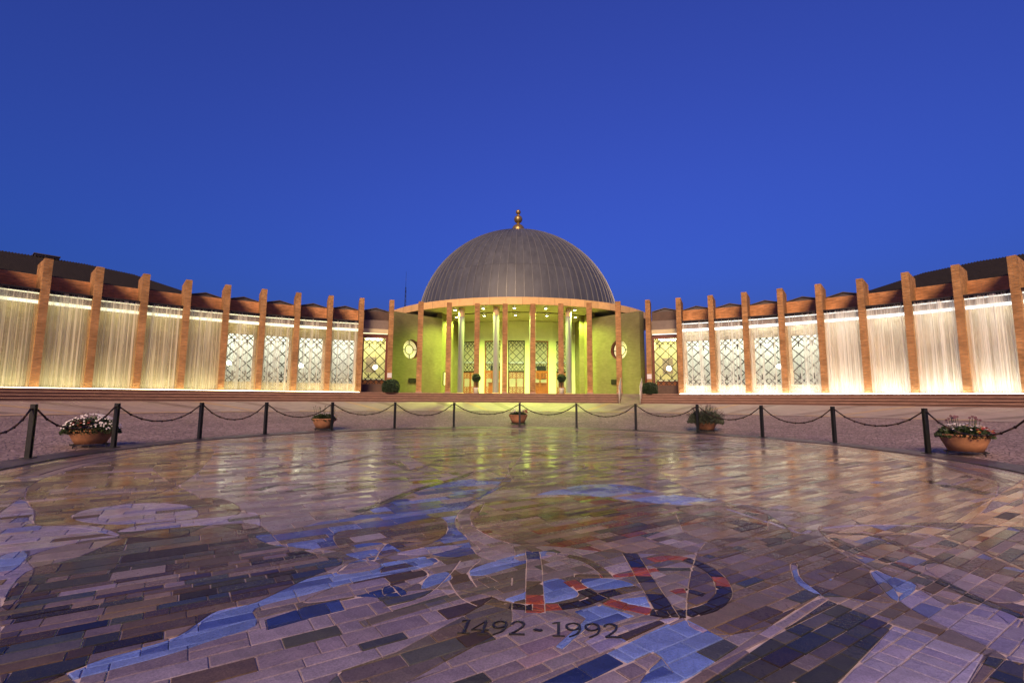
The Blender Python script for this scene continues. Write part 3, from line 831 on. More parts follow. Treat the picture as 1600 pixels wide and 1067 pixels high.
# free-standing brick pillars in front of the portico
pm = MB(); pm.box(-.17, .17, 0, .36, 0, 6.0); pil_me = pm.mesh('pillar_shaft', BRICK)
pm = MB(); pm.box(-.19, .19, -.02, .38, 0, .10); pf_me = pm.mesh('pillar_foot', STEP)
wordl = {.5: 'beside the middle door', 1.5: 'in front of the outer door, behind a potted topiary', 2.5: 'beside the white poster', 3.5: 'in front of the round window'}
for s in (-1, 1):
    for k in (.5, 1.5, 2.5, 3.5):
        a = s * k * DL
        t = thing('brick_pillar', f'slender free-standing orange brick pillar {wordl[k]}, {"left" if s < 0 else "right"} half of the portico', 'pillar', arc(a, RA, ZP), -a, 'brick pillars of the portico')
        place('shaft', pil_me, t, (0, 0, 0)); place('foot', pf_me, t, (0, 0, 0))
    # white plaque on the fin beside the window bay, and a poster case beside the third pillar
    a = s * 4.5 * DL
    m = MB(); m.box(-.14, .14, -.03, -.003, .95, 1.25)
    o = m.build('plaque', WHITE, None, arc(a, RA, ZP), -a); tag(o, f'small white plaque on the brick fin beside the {"left" if s < 0 else "right"} round bush', 'plaque', 'white plaques')
    m = MB(); m.box(-.14, .14, -.06, 0, -.50, .50); m.box(-.10, .10, -.08, -.061, -.46, .46, 1)
    ang = math.atan2(3.3, 3.0) * s
    pp = (s * 5.75, 36.3)
    o = m.build('poster_case', [DARKMETAL, WHITE], None, (s * 5.62 , 36.12, ZP + 1.1), -s * .83); tag(o, f'narrow white poster in a dark case on the {"left" if s < 0 else "right"} flank wall', 'poster', 'poster cases')
# antenna mast behind the left wing
t = thing('antenna_mast', 'thin dark lattice antenna mast rising behind the left wing', 'antenna', (-10.0, 41.0, ZP))
m = MB()
for i in range(3):
    a = 2 * math.pi * i / 3
    m.tube((.16 * math.cos(a), .16 * math.sin(a), 0), (.05 * math.cos(a), .05 * math.sin(a), 9.2), .02, .012, seg=6)
for j in range(22):
    z = 9.0 * j / 22; r = .16 - .11 * z / 9.2
    for i in range(3):
        a, b = 2 * math.pi * i / 3, 2 * math.pi * (i + 1) / 3
        m.tube((r * math.cos(a), r * math.sin(a), z), (r * math.cos(b), r * math.sin(b), z + .4), .009, seg=4, caps=False)
m.build('mast', IRON, t)
m = MB(); m.tube((0, 0, 9.1), (0, 0, 10.6), .014, .008, seg=6); m.build('whip', IRON, t)
# outlines of the picture laid in the pavement, in metres on the plaza
ZONES = [
 ('far_mauve',[(-6.209,8.984),(-6.346,13.051),(-3.455,15.175),(0.164,13.734),(0.263,7.588),(-0.285,5.54),(-1.372,5.027),(-2.344,5.109),(-3.557,6.066)],1),
 ('far_tan',[(-6.31,6.829),(-7.164,9.397),(-6.767,11.297),(-4.388,7.252),(-3.887,5.318),(-4.406,4.985)],1),
 ('far_mauve',[(2.385,14.503),(3.844,15.245),(4.197,13.654),(3.702,12.702),(2.251,12.773),(1.426,12.692)],1),
 ('far_green',[(-2.048,11.031),(0.22,11.964),(2.147,11.415),(3.702,10.323),(2.329,7.737),(0.838,7.334),(-0.416,7.539)],1),
 ('far_grey',[(0.298,9.521),(1.206,9.357),(1.669,8.747),(1.192,7.976),(0.604,7.462),(0.365,7.445)],1),
 ('tan',[(3.152,9.287),(6.604,12.573),(10.061,14.772),(8.071,8.848),(7.217,7.241),(4.293,4.639),(3.761,5.331),(3.168,5.753),(2.774,6.481)],1),  # golden reflection on the right, laid in as tan stones
 ('tile',[(4.816,5.127),(8.291,7.981),(5.353,4.986),(5.102,4.972)],0),
 ('mid_mauve',[(2.293,5.699),(3.092,5.587),(3.872,5.201),(3.372,4.694),(2.889,5.144),(2.351,5.248)],1),
 ('brown',[(-4.371,4.89),(-4.216,5.247),(-3.476,5.486),(-3.112,5.828),(-2.402,5.177),(-2.366,4.495),(-2.419,4.186),(-2.909,4.217),(-3.432,4.435),(-3.916,4.508)],1),
 ('lilac',[(-3.837,4.765),(-4.036,5.167),(-3.684,5.473),(-3.158,5.407),(-2.687,4.91),(-2.963,4.668),(-3.327,4.576)],1),
 ('lilac',[(-4.773,4.949),(-5.231,5.583),(-4.517,5.049),(-3.934,4.507),(-3.642,4.523),(-3.372,4.505),(-2.893,4.218),(-3.062,4.04),(-3.101,3.648),(-2.742,3.346),(-2.388,2.813),(-4.773,4.949)],1),
 ('sea',[(-3.308,3.638),(-3.238,3.778),(-2.986,3.487),(-2.894,3.267)],1),
 ('lilac',[(-3.007,4.332),(-2.979,4.596),(-2.665,4.795),(-2.426,4.925),(-2.205,5.103),(-1.842,4.46),(-2.363,4.597),(-2.638,4.48)],1),
 ('dark',[(-2.123,2.577),(-2.353,2.782),(-2.793,3.344),(-2.727,3.668),(-2.781,4.224),(-2.41,4.56),(-1.957,4.663),(-1.395,4.043),(-1.263,3.981),(-0.925,3.762),(-0.774,3.726),(-0.745,3.562),(-0.857,3.3),(-0.981,2.935),(-1.113,2.759),(-1.134,2.474),(-1.328,2.262),(-1.426,2.1),(-1.584,2.093)],1),
 ('mauve_low',[(-1.269,2.107),(-1.012,2.579),(-0.537,2.956),(0.101,3.18),(0.726,2.886),(1.039,2.639),(1.07,2.209)],1),
 ('sea',[(-1.4,2.101),(-1.342,2.292),(-1.277,2.362),(-1.143,2.515),(-1.141,2.774),(-1.065,2.877),(-0.98,2.933),(-0.857,3.3),(-0.701,3.449),(-0.681,3.646),(-0.528,3.783),(-0.363,3.705),(-0.187,3.801),(-0.149,3.759),(-0.082,3.636),(-0.315,3.432),(-0.579,3.231),(-0.744,3.055),(-0.937,2.857),(-0.821,2.652),(-0.966,2.465),(-1.053,2.355),(-1.228,2.204),(-1.365,2.103)],1),
 ('sea_mix',[(-1.741,4.281),(-1.543,4.383),(-1.399,4.758),(-1.137,5.002),(-1.079,5.636),(-0.876,6.334),(-0.423,7.245),(0.364,7.473),(-0.016,5.806),(-0.12,5.143),(-0.074,4.693),(0.079,4.323),(0.229,3.962),(0.07,3.814),(-0.124,3.849),(-0.237,4.036),(-0.393,3.929),(-0.529,3.696),(-0.727,3.773),(-0.894,3.902),(-1.308,3.978),(-1.527,4.07)],1),
 ('brown',[(-1.09,4.439),(-0.691,4.658),(-0.3,5.051),(-0.119,4.431),(-0.334,3.932),(-0.554,4.122),(-0.756,4.111),(-0.902,4.0)],1),
 ('lilac',[(-0.404,3.858),(-0.207,4.037),(0.06,4.103),(0.014,3.999),(-0.167,3.847)],1),
 ('mauve',[(-0.687,3.414),(-0.693,3.605),(-0.557,3.695),(-0.437,3.578),(-0.533,3.458)],1),
 ('mauve',[(-0.579,3.231),(-0.315,3.432),(-0.107,3.555),(-0.089,3.408),(-0.259,3.231),(-0.46,3.04),(-0.705,2.946)],1),
 ('navy',[(-0.442,3.056),(-0.255,3.215),(-0.191,3.111),(-0.297,3.034)],0),
 ('navy',[(-0.807,2.72),(-0.66,2.896),(-0.512,2.996),(-0.425,2.856),(-0.564,2.754),(-0.734,2.604)],0),
 ('green',[(-0.302,2.721),(0.034,3.036),(0.343,3.293),(0.494,3.402),(0.498,3.268),(0.074,2.944),(-0.25,2.658)],0),
 ('green',[(-0.213,2.249),(-0.016,2.418),(0.282,2.865),(0.347,2.97),(0.507,3.004),(0.516,2.715),(0.16,2.265),(0.084,2.166),(-0.232,2.152)],0),
 ('mauve',[(-0.12,5.143),(-0.036,5.6),(0.094,5.813),(0.094,5.156),(0.06,4.77),(0.291,4.335),(0.471,4.125),(0.483,3.749),(0.242,3.823),(0.079,4.323)],1),
 ('brown_mix',[(-0.001,5.25),(0.126,5.734),(0.641,6.02),(1.429,6.187),(1.947,5.744),(2.532,5.991),(3.092,5.587),(2.905,4.462),(2.132,4.03),(1.764,3.963),(1.276,3.984),(0.834,4.111),(0.469,4.179),(0.132,4.621)],1),
 ('sea',[(0.712,6.25),(1.246,6.889),(1.663,7.069),(2.062,6.945),(2.269,6.542),(2.64,6.196),(2.878,6.098),(2.427,5.752),(1.964,5.877),(1.694,6.079),(1.116,6.277)],1),
 ('far_mauve',[(1.717,7.073),(1.971,6.522),(2.381,6.421),(2.06,6.277),(1.824,6.784)],1),
 ('mauve',[(1.615,4.408),(2.385,5.209),(2.605,4.293),(1.969,3.869)],0),
 ('brown_mix',[(2.161,5.364),(2.798,5.775),(3.108,5.335),(2.812,4.722),(2.169,4.165),(2.004,4.612)],0),
 ('brown',[(2.077,4.265),(2.689,4.467),(3.007,4.315),(3.02,3.638),(2.789,3.114),(2.408,3.179),(1.862,2.755),(1.508,2.676),(1.515,2.999)],1),
 ('city',[(3.374,4.89),(3.76,4.912),(4.662,5.108),(5.159,4.789),(3.343,2.937),(3.236,3.005),(3.155,3.131),(3.093,3.364),(3.075,3.718),(3.152,4.323)],1),
 ('mauve',[(3.434,3.736),(3.642,3.827),(3.669,3.269),(3.384,3.142),(3.365,3.377)],1),
 ('lilac',[(2.822,3.143),(3.068,3.331),(3.063,3.1),(3.224,3.134),(3.295,2.888),(2.862,2.447),(2.839,2.565),(2.814,2.778)],1),
 ('sea',[(2.967,3.598),(3.047,3.677),(3.072,3.566),(3.119,3.397),(2.822,3.143),(2.837,3.289)],1),
 ('sea',[(2.516,3.77),(2.569,3.793),(2.463,3.572),(2.422,3.429),(2.403,3.208),(2.36,3.296),(2.378,3.461)],1),
 ('sea',[(2.602,3.579),(2.753,3.605),(2.61,3.456)],0),
 ('mauve',[(1.24,2.216),(1.336,2.22),(2.414,3.151),(2.391,3.207)],0),
 ('green_dark',[(1.336,2.22),(2.394,3.136),(2.545,2.809),(1.915,2.246)],0),
 ('lilac_small',[(2.542,2.804),(2.752,2.517),(2.457,2.269),(1.899,2.245)],0),
 ('green_dark',[(2.753,2.508),(2.862,2.447),(2.698,2.28),(2.466,2.269)],0),
 ('sea',[(0.97,2.452),(1.446,2.854),(1.622,2.546),(1.252,2.218),(1.066,2.21),(1.147,2.34),(1.221,2.422),(1.194,2.483),(1.051,2.374)],0),
 ('navy',[(0.648,2.191),(0.97,2.456),(1.035,2.37),(0.833,2.2)],0),
 ('lilac',[(1.102,2.742),(1.457,2.869),(1.298,2.751),(0.937,2.45),(0.879,2.558),(0.952,2.633)],0),
 ('sea',[(0.86,2.9),(1.018,3.001),(1.187,2.857),(1.003,2.737),(0.932,2.747),(0.766,2.485),(0.734,2.506),(0.915,2.815)],0),
 ('sea',[(0.462,3.041),(0.571,3.151),(0.706,3.35),(0.83,3.389),(0.912,3.149),(0.791,3.04),(0.708,3.003),(0.586,2.997)],1),
 ('sea',[(0.953,3.395),(1.184,3.407),(1.294,3.279),(1.095,3.232),(1.007,3.227)],1),
 ('sea',[(1.139,3.08),(1.317,3.133),(1.308,2.983),(1.194,3.01)],0),
 ('sea',[(0.185,3.496),(0.298,3.669),(0.564,3.923),(0.745,3.979),(0.814,3.908),(0.566,3.682),(0.332,3.459),(0.224,3.431)],1),
 ('sea',[(-0.414,3.559),(-0.226,3.744),(-0.102,3.777),(-0.061,3.65),(-0.234,3.498),(-0.374,3.423)],1),
 ('sea',[(-0.071,3.193),(-0.068,3.395),(0.041,3.489),(0.094,3.361),(-0.005,3.235)],1),
 ('navy',[(-0.308,3.201),(-0.224,3.216),(-0.139,3.116),(-0.182,3.061),(-0.271,3.074)],1),
]
STROKES = [
 ([(0.636,3.973),(0.643,3.79),(0.645,3.566),(0.642,3.347),(0.642,3.118),(0.641,2.872)],0.11,['navy','mauve','mauve','olive','rust']),
 ([(1.393,3.973),(1.387,3.641),(1.381,3.476),(1.38,3.363),(1.38,3.172),(1.377,2.857)],0.115,['deep','rust','deep','olive','deep']),
 ([(1.513,3.808),(1.65,3.869),(1.782,3.849),(1.871,3.666),(1.882,3.484),(1.851,3.318),(1.797,3.174),(1.676,3.017),(1.539,2.926),(1.387,2.889),(1.29,2.915),(1.161,2.983),(1.066,3.053),(0.995,3.135),(0.936,3.235),(0.874,3.366)],0.095,['rust','rust','deep','deep','rust','deep','deep','deep','deep','deep','rust','rust','olive','deep','rust','olive']),
 ([(0.367,3.019),(0.493,2.96),(0.626,2.944),(0.786,2.958),(0.926,3.02),(1.05,3.128),(1.161,3.198),(1.306,3.268)],0.085,['olive','deep','rust','deep','deep','deep','olive']),
 ([(0.914,3.466),(1.085,3.462),(1.295,3.498),(1.512,3.61),(1.758,3.622)],0.06,['olive','rust','rust','green_dark','green_dark']),
 ([(0.743,3.933),(0.901,3.884),(1.044,3.758),(1.117,3.566),(1.143,3.434)],0.07,['mauve','olive','olive','olive']),
 ([(1.503,3.196),(1.587,3.237),(1.677,3.169)],0.07,['rust','deep']),
 ([(-2.438,6.245),(-2.215,6.786),(-1.713,7.154),(-1.073,7.416),(-0.705,7.518)],0.1,['green_dark','green_dark','green_dark','green_dark']),
 ([(-1.196,5.178),(-1.037,5.661),(-0.853,6.46),(-0.467,7.386),(-0.234,8.129)],0.12,['green_dark','green_dark','green_dark','green_dark']),
 ([(-2.866,6.271),(-2.789,6.684),(-2.41,6.772)],0.12,['green_dark','green_dark']),
 ([(-3.04,8.283),(-2.865,9.027),(-2.562,10.352)],0.14,['dark','dark']),
 ([(-2.192,9.561),(-1.65,8.691),(-1.161,8.526),(-1.083,9.654)],0.18,['far_grey','far_grey','far_grey']),
 ([(1.632,12.712),(2.407,12.172),(3.314,12.066),(4.144,11.775),(5.697,12.291)],0.22,['dark','dark','dark','dark']),
 ([(0.269,10.453),(0.706,10.346),(1.166,10.244)],0.22,['green_dark','green_dark']),
 ([(6.651,7.745),(6.549,7.103),(6.574,6.632)],0.3,['dark','dark']),
 ([(2.784,5.581),(2.951,5.009)],0.05,['lilac']),
 ([(3.089,4.374),(3.123,3.929)],0.05,['tan']),
 ([(3.591,4.607),(4.223,4.611),(4.122,3.732)],0.05,['tan','tan']),
 ([(3.368,4.82),(3.779,4.941),(4.289,4.956),(4.553,4.807)],0.05,['lilac','lilac','lilac']),
 ([(3.37,4.625),(3.673,4.581),(3.667,4.144),(3.683,3.749)],0.07,['brown','brown','brown']),
 ([(2.969,5.048),(3.042,4.638),(3.195,4.731)],0.05,['lilac','lilac']),
 ([(3.259,4.498),(3.258,3.981),(3.313,3.615),(3.316,3.252),(3.343,2.937)],0.06,['green_dark','green_dark','green_dark','green_dark']),
 ([(-3.718,7.78),(-3.696,8.329),(-3.79,8.731)],0.1,['far_grey','far_grey']),
 ([(-3.399,8.763),(-3.014,8.285),(-2.922,8.59),(-2.716,9.272)],0.12,['far_grey','far_grey','far_grey']),
 ([(-1.882,9.341),(-1.344,8.134),(-1.203,8.726),(-0.683,8.664)],0.14,['far_grey','far_grey','far_grey']),
 ([(-3.818,8.729),(-3.456,8.348),(-3.363,8.875),(-3.723,9.071)],0.1,['far_grey','far_grey','far_grey']),
 ([(-1.893,6.072),(-1.757,6.184),(-1.594,6.411)],0.1,['far_grey','far_grey']),
 ([(-3.458,7.319),(-3.335,7.642),(-3.261,7.901)],0.12,['far_grey','far_grey']),
 ([(-1.758,6.632),(-1.418,7.105),(-1.254,7.186)],0.07,['far_grey','far_grey']),
 ([(-0.243,7.739),(-0.076,8.378),(0.36,7.595),(1.129,7.47),(1.661,7.879)],0.16,['far_grey','far_grey','far_grey','far_grey']),
 ([(-1.037,10.139),(-0.302,10.798),(0.42,11.122),(1.204,10.332)],0.22,['dark','dark','dark']),
 ([(0.065,9.311),(1.041,9.68),(1.486,9.154),(1.191,8.326),(0.552,8.065)],0.3,['far_mauve','far_mauve','far_mauve','far_mauve']),
 ([(1.945,9.103),(2.322,8.412),(1.932,7.709)],0.25,['far_grey','far_grey']),
]
LINES = [
 [(-0.458,3.706),(-0.292,3.663),(-0.081,3.46),(-0.127,3.248),(-0.271,3.074)],
 [(0.249,3.743),(0.193,3.497),(0.277,3.229)],
 [(0.104,3.735),(0.068,3.424),(-0.019,3.086),(-0.218,2.895)],
 [(0.074,3.339),(0.196,3.062),(0.306,2.951)],
 [(-0.523,3.675),(-0.546,4.15),(-0.302,4.19),(-0.159,4.369)],
]
# ------------------------------------------------------------------ mosaic pavement: stone by stone
PAL = {
    'mauve': [((.33, .25, .29), 5), ((.27, .20, .23), 4), ((.38, .29, .34), 2), ((.20, .145, .14), 1)],
    'mauve_low': [((.34, .26, .30), 8), ((.29, .215, .25), 6), ((.38, .30, .35), 2), ((.12, .11, .085), 1.6), ((.36, .24, .29), 1)],
    'mid_mauve': [((.32, .25, .24), 5), ((.22, .17, .15), 4), ((.40, .33, .33), 2)],
    'brown': [((.15, .105, .066), 6), ((.19, .14, .098), 4), ((.10, .068, .05), 3), ((.20, .15, .13), 2), ((.085, .09, .075), 1)],
    'brown_mix': [((.155, .11, .07), 6), ((.20, .145, .105), 5), ((.26, .19, .16), 3), ((.075, .09, .08), 2), ((.20, .055, .035), 1.3), ((.08, .05, .04), 2)],
    'dark': [((.085, .056, .040), 6), ((.06, .062, .052), 4), ((.13, .092, .068), 5), ((.20, .15, .14), 4), ((.04, .03, .026), 3), ((.08, .092, .08), 3)],
    'deep': [((.045, .032, .034), 1), ((.055, .042, .042), 1)],
    'olive': [((.15, .115, .065), 1), ((.13, .10, .06), 1)],
    'rust': [((.30, .075, .045), 1), ((.25, .06, .04), 1)],
    'green': [((.155, .135, .11), 4), ((.135, .125, .108), 4), ((.175, .145, .125), 3), ((.11, .115, .105), 1)],
    'green_dark': [((.072, .076, .060), 4), ((.088, .078, .062), 3), ((.12, .11, .095), 2), ((.055, .06, .05), 3), ((.075, .055, .045), 1)],
    'sea': [((.15, .23, .56), 8), ((.18, .26, .60), 5), ((.07, .11, .36), 2), ((.27, .22, .36), 1)],
    'sea_mix': [((.09, .14, .44), 5), ((.045, .07, .27), 5), ((.13, .19, .52), 2), ((.16, .125, .11), 3), ((.26, .21, .26), 1.5)],
    'navy': [((.03, .05, .19), 3), ((.04, .065, .24), 1)],
    'lilac': [((.36, .30, .44), 5), ((.30, .25, .42), 3), ((.40, .33, .42), 3), ((.17, .19, .46), 1)],
    'lilac_small': [((.42, .36, .50), 5), ((.38, .31, .44), 4), ((.46, .39, .52), 2)],
    'tan': [((.34, .255, .175), 5), ((.27, .205, .15), 4), ((.42, .33, .235), 3), ((.22, .17, .17), 1.5)],  # tone holds the warm reflection seen on the right of the floor
    'city': [((.15, .11, .085), 4), ((.22, .16, .12), 3), ((.27, .21, .22), 3), ((.09, .095, .09), 2), ((.20, .075, .05), 1.5), ((.13, .15, .32), 1.5), ((.40, .31, .22), 1.2)],
    'far_mauve': [((.34, .26, .28), 6), ((.30, .225, .235), 4), ((.38, .30, .31), 2), ((.22, .17, .16), 1)],
    'far_tan': [((.20, .145, .10), 4), ((.27, .19, .13), 3), ((.16, .115, .085), 3), ((.30, .23, .24), 1)],
    'far_green': [((.20, .20, .13), 4), ((.25, .22, .15), 3), ((.29, .23, .22), 3)],
    'far_grey': [((.15, .125, .125), 3), ((.18, .145, .14), 3)],
    'base': [((.28, .21, .21), 5), ((.22, .165, .155), 4), ((.17, .125, .10), 3), ((.33, .26, .29), 2)],
    'pale': [((.66, .54, .52), 1)],
    'tile': [((.56, .40, .24), 3), ((.50, .34, .19), 3), ((.62, .47, .30), 2)],
    'ring': [((.27, .205, .185), 4), ((.22, .17, .16), 4), ((.15, .11, .10), 2), ((.36, .27, .23), 2)],
}
rng = random.Random(1492)
U = Vector((.8131, .5821)); V = Vector((-.5821, .8131)); C2 = Vector(CM)
RIN, TH0 = 7.85, R_(118)
def in_ring(p):
    d = p - C2
    return d.length > RIN and abs(math.atan2(d.x, d.y)) < TH0
def allowed(p): return (p - C2).length < RM and not in_ring(p)
def clip_seg(a, b):
    """parts of segment a-b that lie inside the disc and outside the ring courses"""
    d = b - a; ts = {0.0, 1.0}
    for r in (RM, RIN):
        f = a - C2; A = d.dot(d); B = 2 * f.dot(d); Cq = f.dot(f) - r * r; q = B * B - 4 * A * Cq
        if q > 0:
            for s in (-1, 1):
                t = (-B + s * math.sqrt(q)) / (2 * A)
                if 0 < t < 1: ts.add(t)
    for s in (-1, 1):
        e = Vector((math.sin(s * TH0), math.cos(s * TH0))); nrm = Vector((-e.y, e.x)); den = d.dot(nrm)
        if abs(den) > 1e-9:
            t = (C2 - a).dot(nrm) / den
            if 0 < t < 1 and (a + d * t - C2).dot(e) > 0: ts.add(t)
    ts = sorted(ts)
    return [(a + d * t0, a + d * t1) for t0, t1 in zip(ts, ts[1:]) if t1 - t0 > 1e-6 and allowed(a + d * ((t0 + t1) / 2))]

def smooth(pts, closed=True, n=4):
    out = []; k = len(pts)
    for i in range(k if closed else k - 1):
        p0, p1, p2, p3 = [Vector(pts[j % k] if closed else pts[max(0, min(k - 1, j))]) for j in (i - 1, i, i + 1, i + 2)]
        for s in range(n):
            t = s / n
            out.append(.5 * ((2 * p1) + (p2 - p0) * t + (2 * p0 - 5 * p1 + 4 * p2 - p3) * t * t + (3 * p1 - p0 - 3 * p2 + p3) * t ** 3))
    if not closed: out.append(Vector(pts[-1]))
    return out

polys = []      # (class, outline, bbox) painted in order
for nm, pts, sm_ in ZONES:
    o = smooth(pts) if sm_ else [Vector(p) for p in pts]
    polys.append((nm, o))
for pts, w, cls in STROKES:
    n = 5; c = smooth(pts, False, n)
    nrm = []
    for i in range(len(c)):
        t = (c[min(i + 1, len(c) - 1)] - c[max(i - 1, 0)]).normalized(); nrm.append(Vector((-t.y, t.x)))
    for k, cl in enumerate(cls[:len(pts) - 1]):
        idx = range(k * n, k * n + n + 1)
        polys.append((cl, [c[i] + nrm[i] * w / 2 for i in idx] + [c[i] - nrm[i] * w / 2 for i in reversed(idx)]))
for ln in LINES:
    c = smooth(ln, False, 6); nr = [Vector((-(c[min(i + 1, len(c) - 1)] - c[max(i - 1, 0)]).normalized().y, (c[min(i + 1, len(c) - 1)] - c[max(i - 1, 0)]).normalized().x)) for i in range(len(c))]
    polys.append(('pale', [a + n_ * .003 for a, n_ in zip(c, nr)] + [a - n_ * .003 for a, n_ in reversed(list(zip(c, nr)))]))
polys = [(c, o, (min(p.x for p in o), max(p.x for p in o), min(p.y for p in o), max(p.y for p in o))) for c, o in polys]
def inside(p, o):
    x, y = p.x, p.y; r = False; j = len(o) - 1
    for i in range(len(o)):
        a, b = o[i], o[j]
        if (a.y > y) != (b.y > y) and x < (b.x - a.x) * (y - a.y) / (b.y - a.y) + a.x: r = not r
        j = i
    return r
def zone_at(p):
    if in_ring(p): base = 'ring'
    else: base = 'base'
    for c, o, bb in reversed(polys):
        if bb[0] <= p.x <= bb[1] and bb[2] <= p.y <= bb[3] and inside(p, o): return c
    return base

CV, CE = [], []
def add_seg(a, b):
    n = len(CV); CV.extend((a, b)); CE.append((n, n + 1))
def add_loop(pts, closed=True):
    n = len(CV); CV.extend(pts); k = len(pts)
    for i in range(k if closed else k - 1): CE.append((n + i, n + (i + 1) % k))
# disc edge and ring courses
add_loop([C2 + Vector((math.sin(2 * math.pi * i / 240), math.cos(2 * math.pi * i / 240))) * RM for i in range(240)])
rr = [RIN, 8.02, 8.22, 8.33, 8.55, 8.78, RM]
for r in rr[:-1]:
    add_loop([C2 + Vector((math.sin(t), math.cos(t))) * r for t in [-TH0 + 2 * TH0 * i / 150 for i in range(151)]], False)
for r0, r1 in zip(rr, rr[1:]):
    t = -TH0
    while t < TH0:
        e = Vector((math.sin(t), math.cos(t))); add_seg(C2 + e * (r0 - .0005), C2 + e * (r1 + .0005)); t += rng.uniform(.6, 1.5) / 8.4
e = Vector((math.sin(TH0), math.cos(TH0))); add_seg(C2 + e * RIN, C2 + e * RM)
# courses of stones along U
w = -.4; rows_ = []
while w < 17.9:
    h = rng.choice((.08, .10, .12, .14, .17)) if w < 4.2 else (rng.uniform(.11, .22) if w < 7.5 else rng.uniform(.15, .32))
    rows_.append((w, h)); w += h
for w, h in rows_:
    for a, b in clip_seg(U * -12 + V * w, U * 18 + V * w): add_seg(a, b)
    s = -10 + rng.uniform(0, .4)
    while s < 17:
        p = U * s + V * (w + h / 2)
        d = math.hypot(p.x - .6, p.y)
        L = rng.uniform(.08, .38) if d < 4.5 else (rng.uniform(.18, .65) if d < 9 else rng.uniform(.35, 1.2))
        if allowed(p) and d < 5.5:
            z_ = zone_at(p)
            if z_ in ('lilac_small', 'city'): L = max(.09, L * .6)
            elif z_ == 'green_dark': L = rng.uniform(.14, .28)
            elif z_ == 'sea': L *= 1.25
        s += L
        for a, b in clip_seg(U * s + V * w, U * s + V * (w + h)): add_seg(a, b)
        if h > .14 and d < 5 and rng.random() < .10:      # a stone split along its course
            for a, b in clip_seg(U * (s - L) + V * (w + h * .5), U * s + V * (w + h * .5)): add_seg(a, b)
for _, o, _b in polys: add_loop(o)
# loose slanting joints in the town quarter on the right
for i in range(26):
    a = Vector((rng.uniform(2.9, 6.2), rng.uniform(3.8, 6.2))); t = rng.uniform(-.5, .9)
    add_seg(a, a + Vector((math.cos(t), math.sin(t) * -1)) * rng.uniform(.3, 1.1))

vo, eo, to, _ov, oe, _of = geo.delaunay_2d_cdt(CV, CE, [], 0, 1e-4, True)
joints = {tuple(sorted(e)) for e, src in zip(eo, oe) if src}
# join the triangles that no joint parts into whole stones
own = {}
for ti, t in enumerate(to):
    for i in range(3): own[(t[i], t[(i + 1) % 3])] = ti
par = list(range(len(to)))
def root(i):
    while par[i] != i: par[i] = par[par[i]]; i = par[i]
    return i
for (a, b), ti in own.items():
    tj = own.get((b, a))
    if tj is not None and (min(a, b), max(a, b)) not in joints: par[root(ti)] = root(tj)
groups = {}
for ti in range(len(to)): groups.setdefault(root(ti), []).append(ti)
fo = []
for tl_ in groups.values():
    if len(tl_) > 400: continue
    mem = set(tl_); nxt = {}; bad = False
    for ti in tl_:
        t = to[ti]
        for i in range(3):
            a, b = t[i], t[(i + 1) % 3]
            if own.get((b, a)) not in mem or (min(a, b), max(a, b)) in joints and own.get((b, a)) not in mem:
                if a in nxt: bad = True
                nxt[a] = b
    loops = []
    while nxt and not bad:
        a = next(iter(nxt)); lp = [a]; b = nxt.pop(a)
        while b != a and b in nxt: lp.append(b); b = nxt.pop(b)
        if b != a: bad = True
        loops.append(lp)
    if bad or len(loops) != 1: fo += [list(to[ti]) for ti in tl_]
    else: fo.append(loops[0])
def clean(loop):
    ch = True
    while ch and len(loop) > 2:
        ch = False
        for i in range(len(loop)):
            a, b, c = loop[i - 1], loop[i], loop[(i + 1) % len(loop)]
            if a == c or a == b: del loop[i]; ch = True; break
    pts = [vo[i] for i in loop]; ch = True
    while ch and len(pts) > 3:
        ch = False
        for i in range(len(pts)):
            a, b, c = pts[i - 1], pts[i], pts[(i + 1) % len(pts)]
            l = (c - a).length
            if (b - a).length < .004 or (l > 1e-6 and abs((b - a).x * (c - a).y - (b - a).y * (c - a).x) / l < .0012):
                del pts[i]; ch = True; break
    return pts
def area(p): return .5 * sum(p[i - 1].x * p[i].y - p[i].x * p[i - 1].y for i in range(len(p)))
def inset(p, g):
    out = []; n = len(p)
    for i in range(n):
        a, b, c = p[i - 1], p[i], p[(i + 1) % n]
        d0, d1 = (b - a).normalized(), (c - b).normalized()
        n0, n1 = Vector((-d0.y, d0.x)), Vector((-d1.y, d1.x))
        k = max(.35, 1 + n0.dot(n1)); out.append(b + (n0 + n1) * g / k)
    return out
def rep(p):
    t = geo.tessellate_polygon([[Vector((q.x, q.y, 0)) for q in p]]); best = None
    for tri in t:
        a, b, c = (p[i] for i in tri); s = abs((b - a).x * (c - a).y - (b - a).y * (c - a).x)
        if best is None or s > best[0]: best = (s, (a + b + c) / 3)
    return best[1]
stones = []
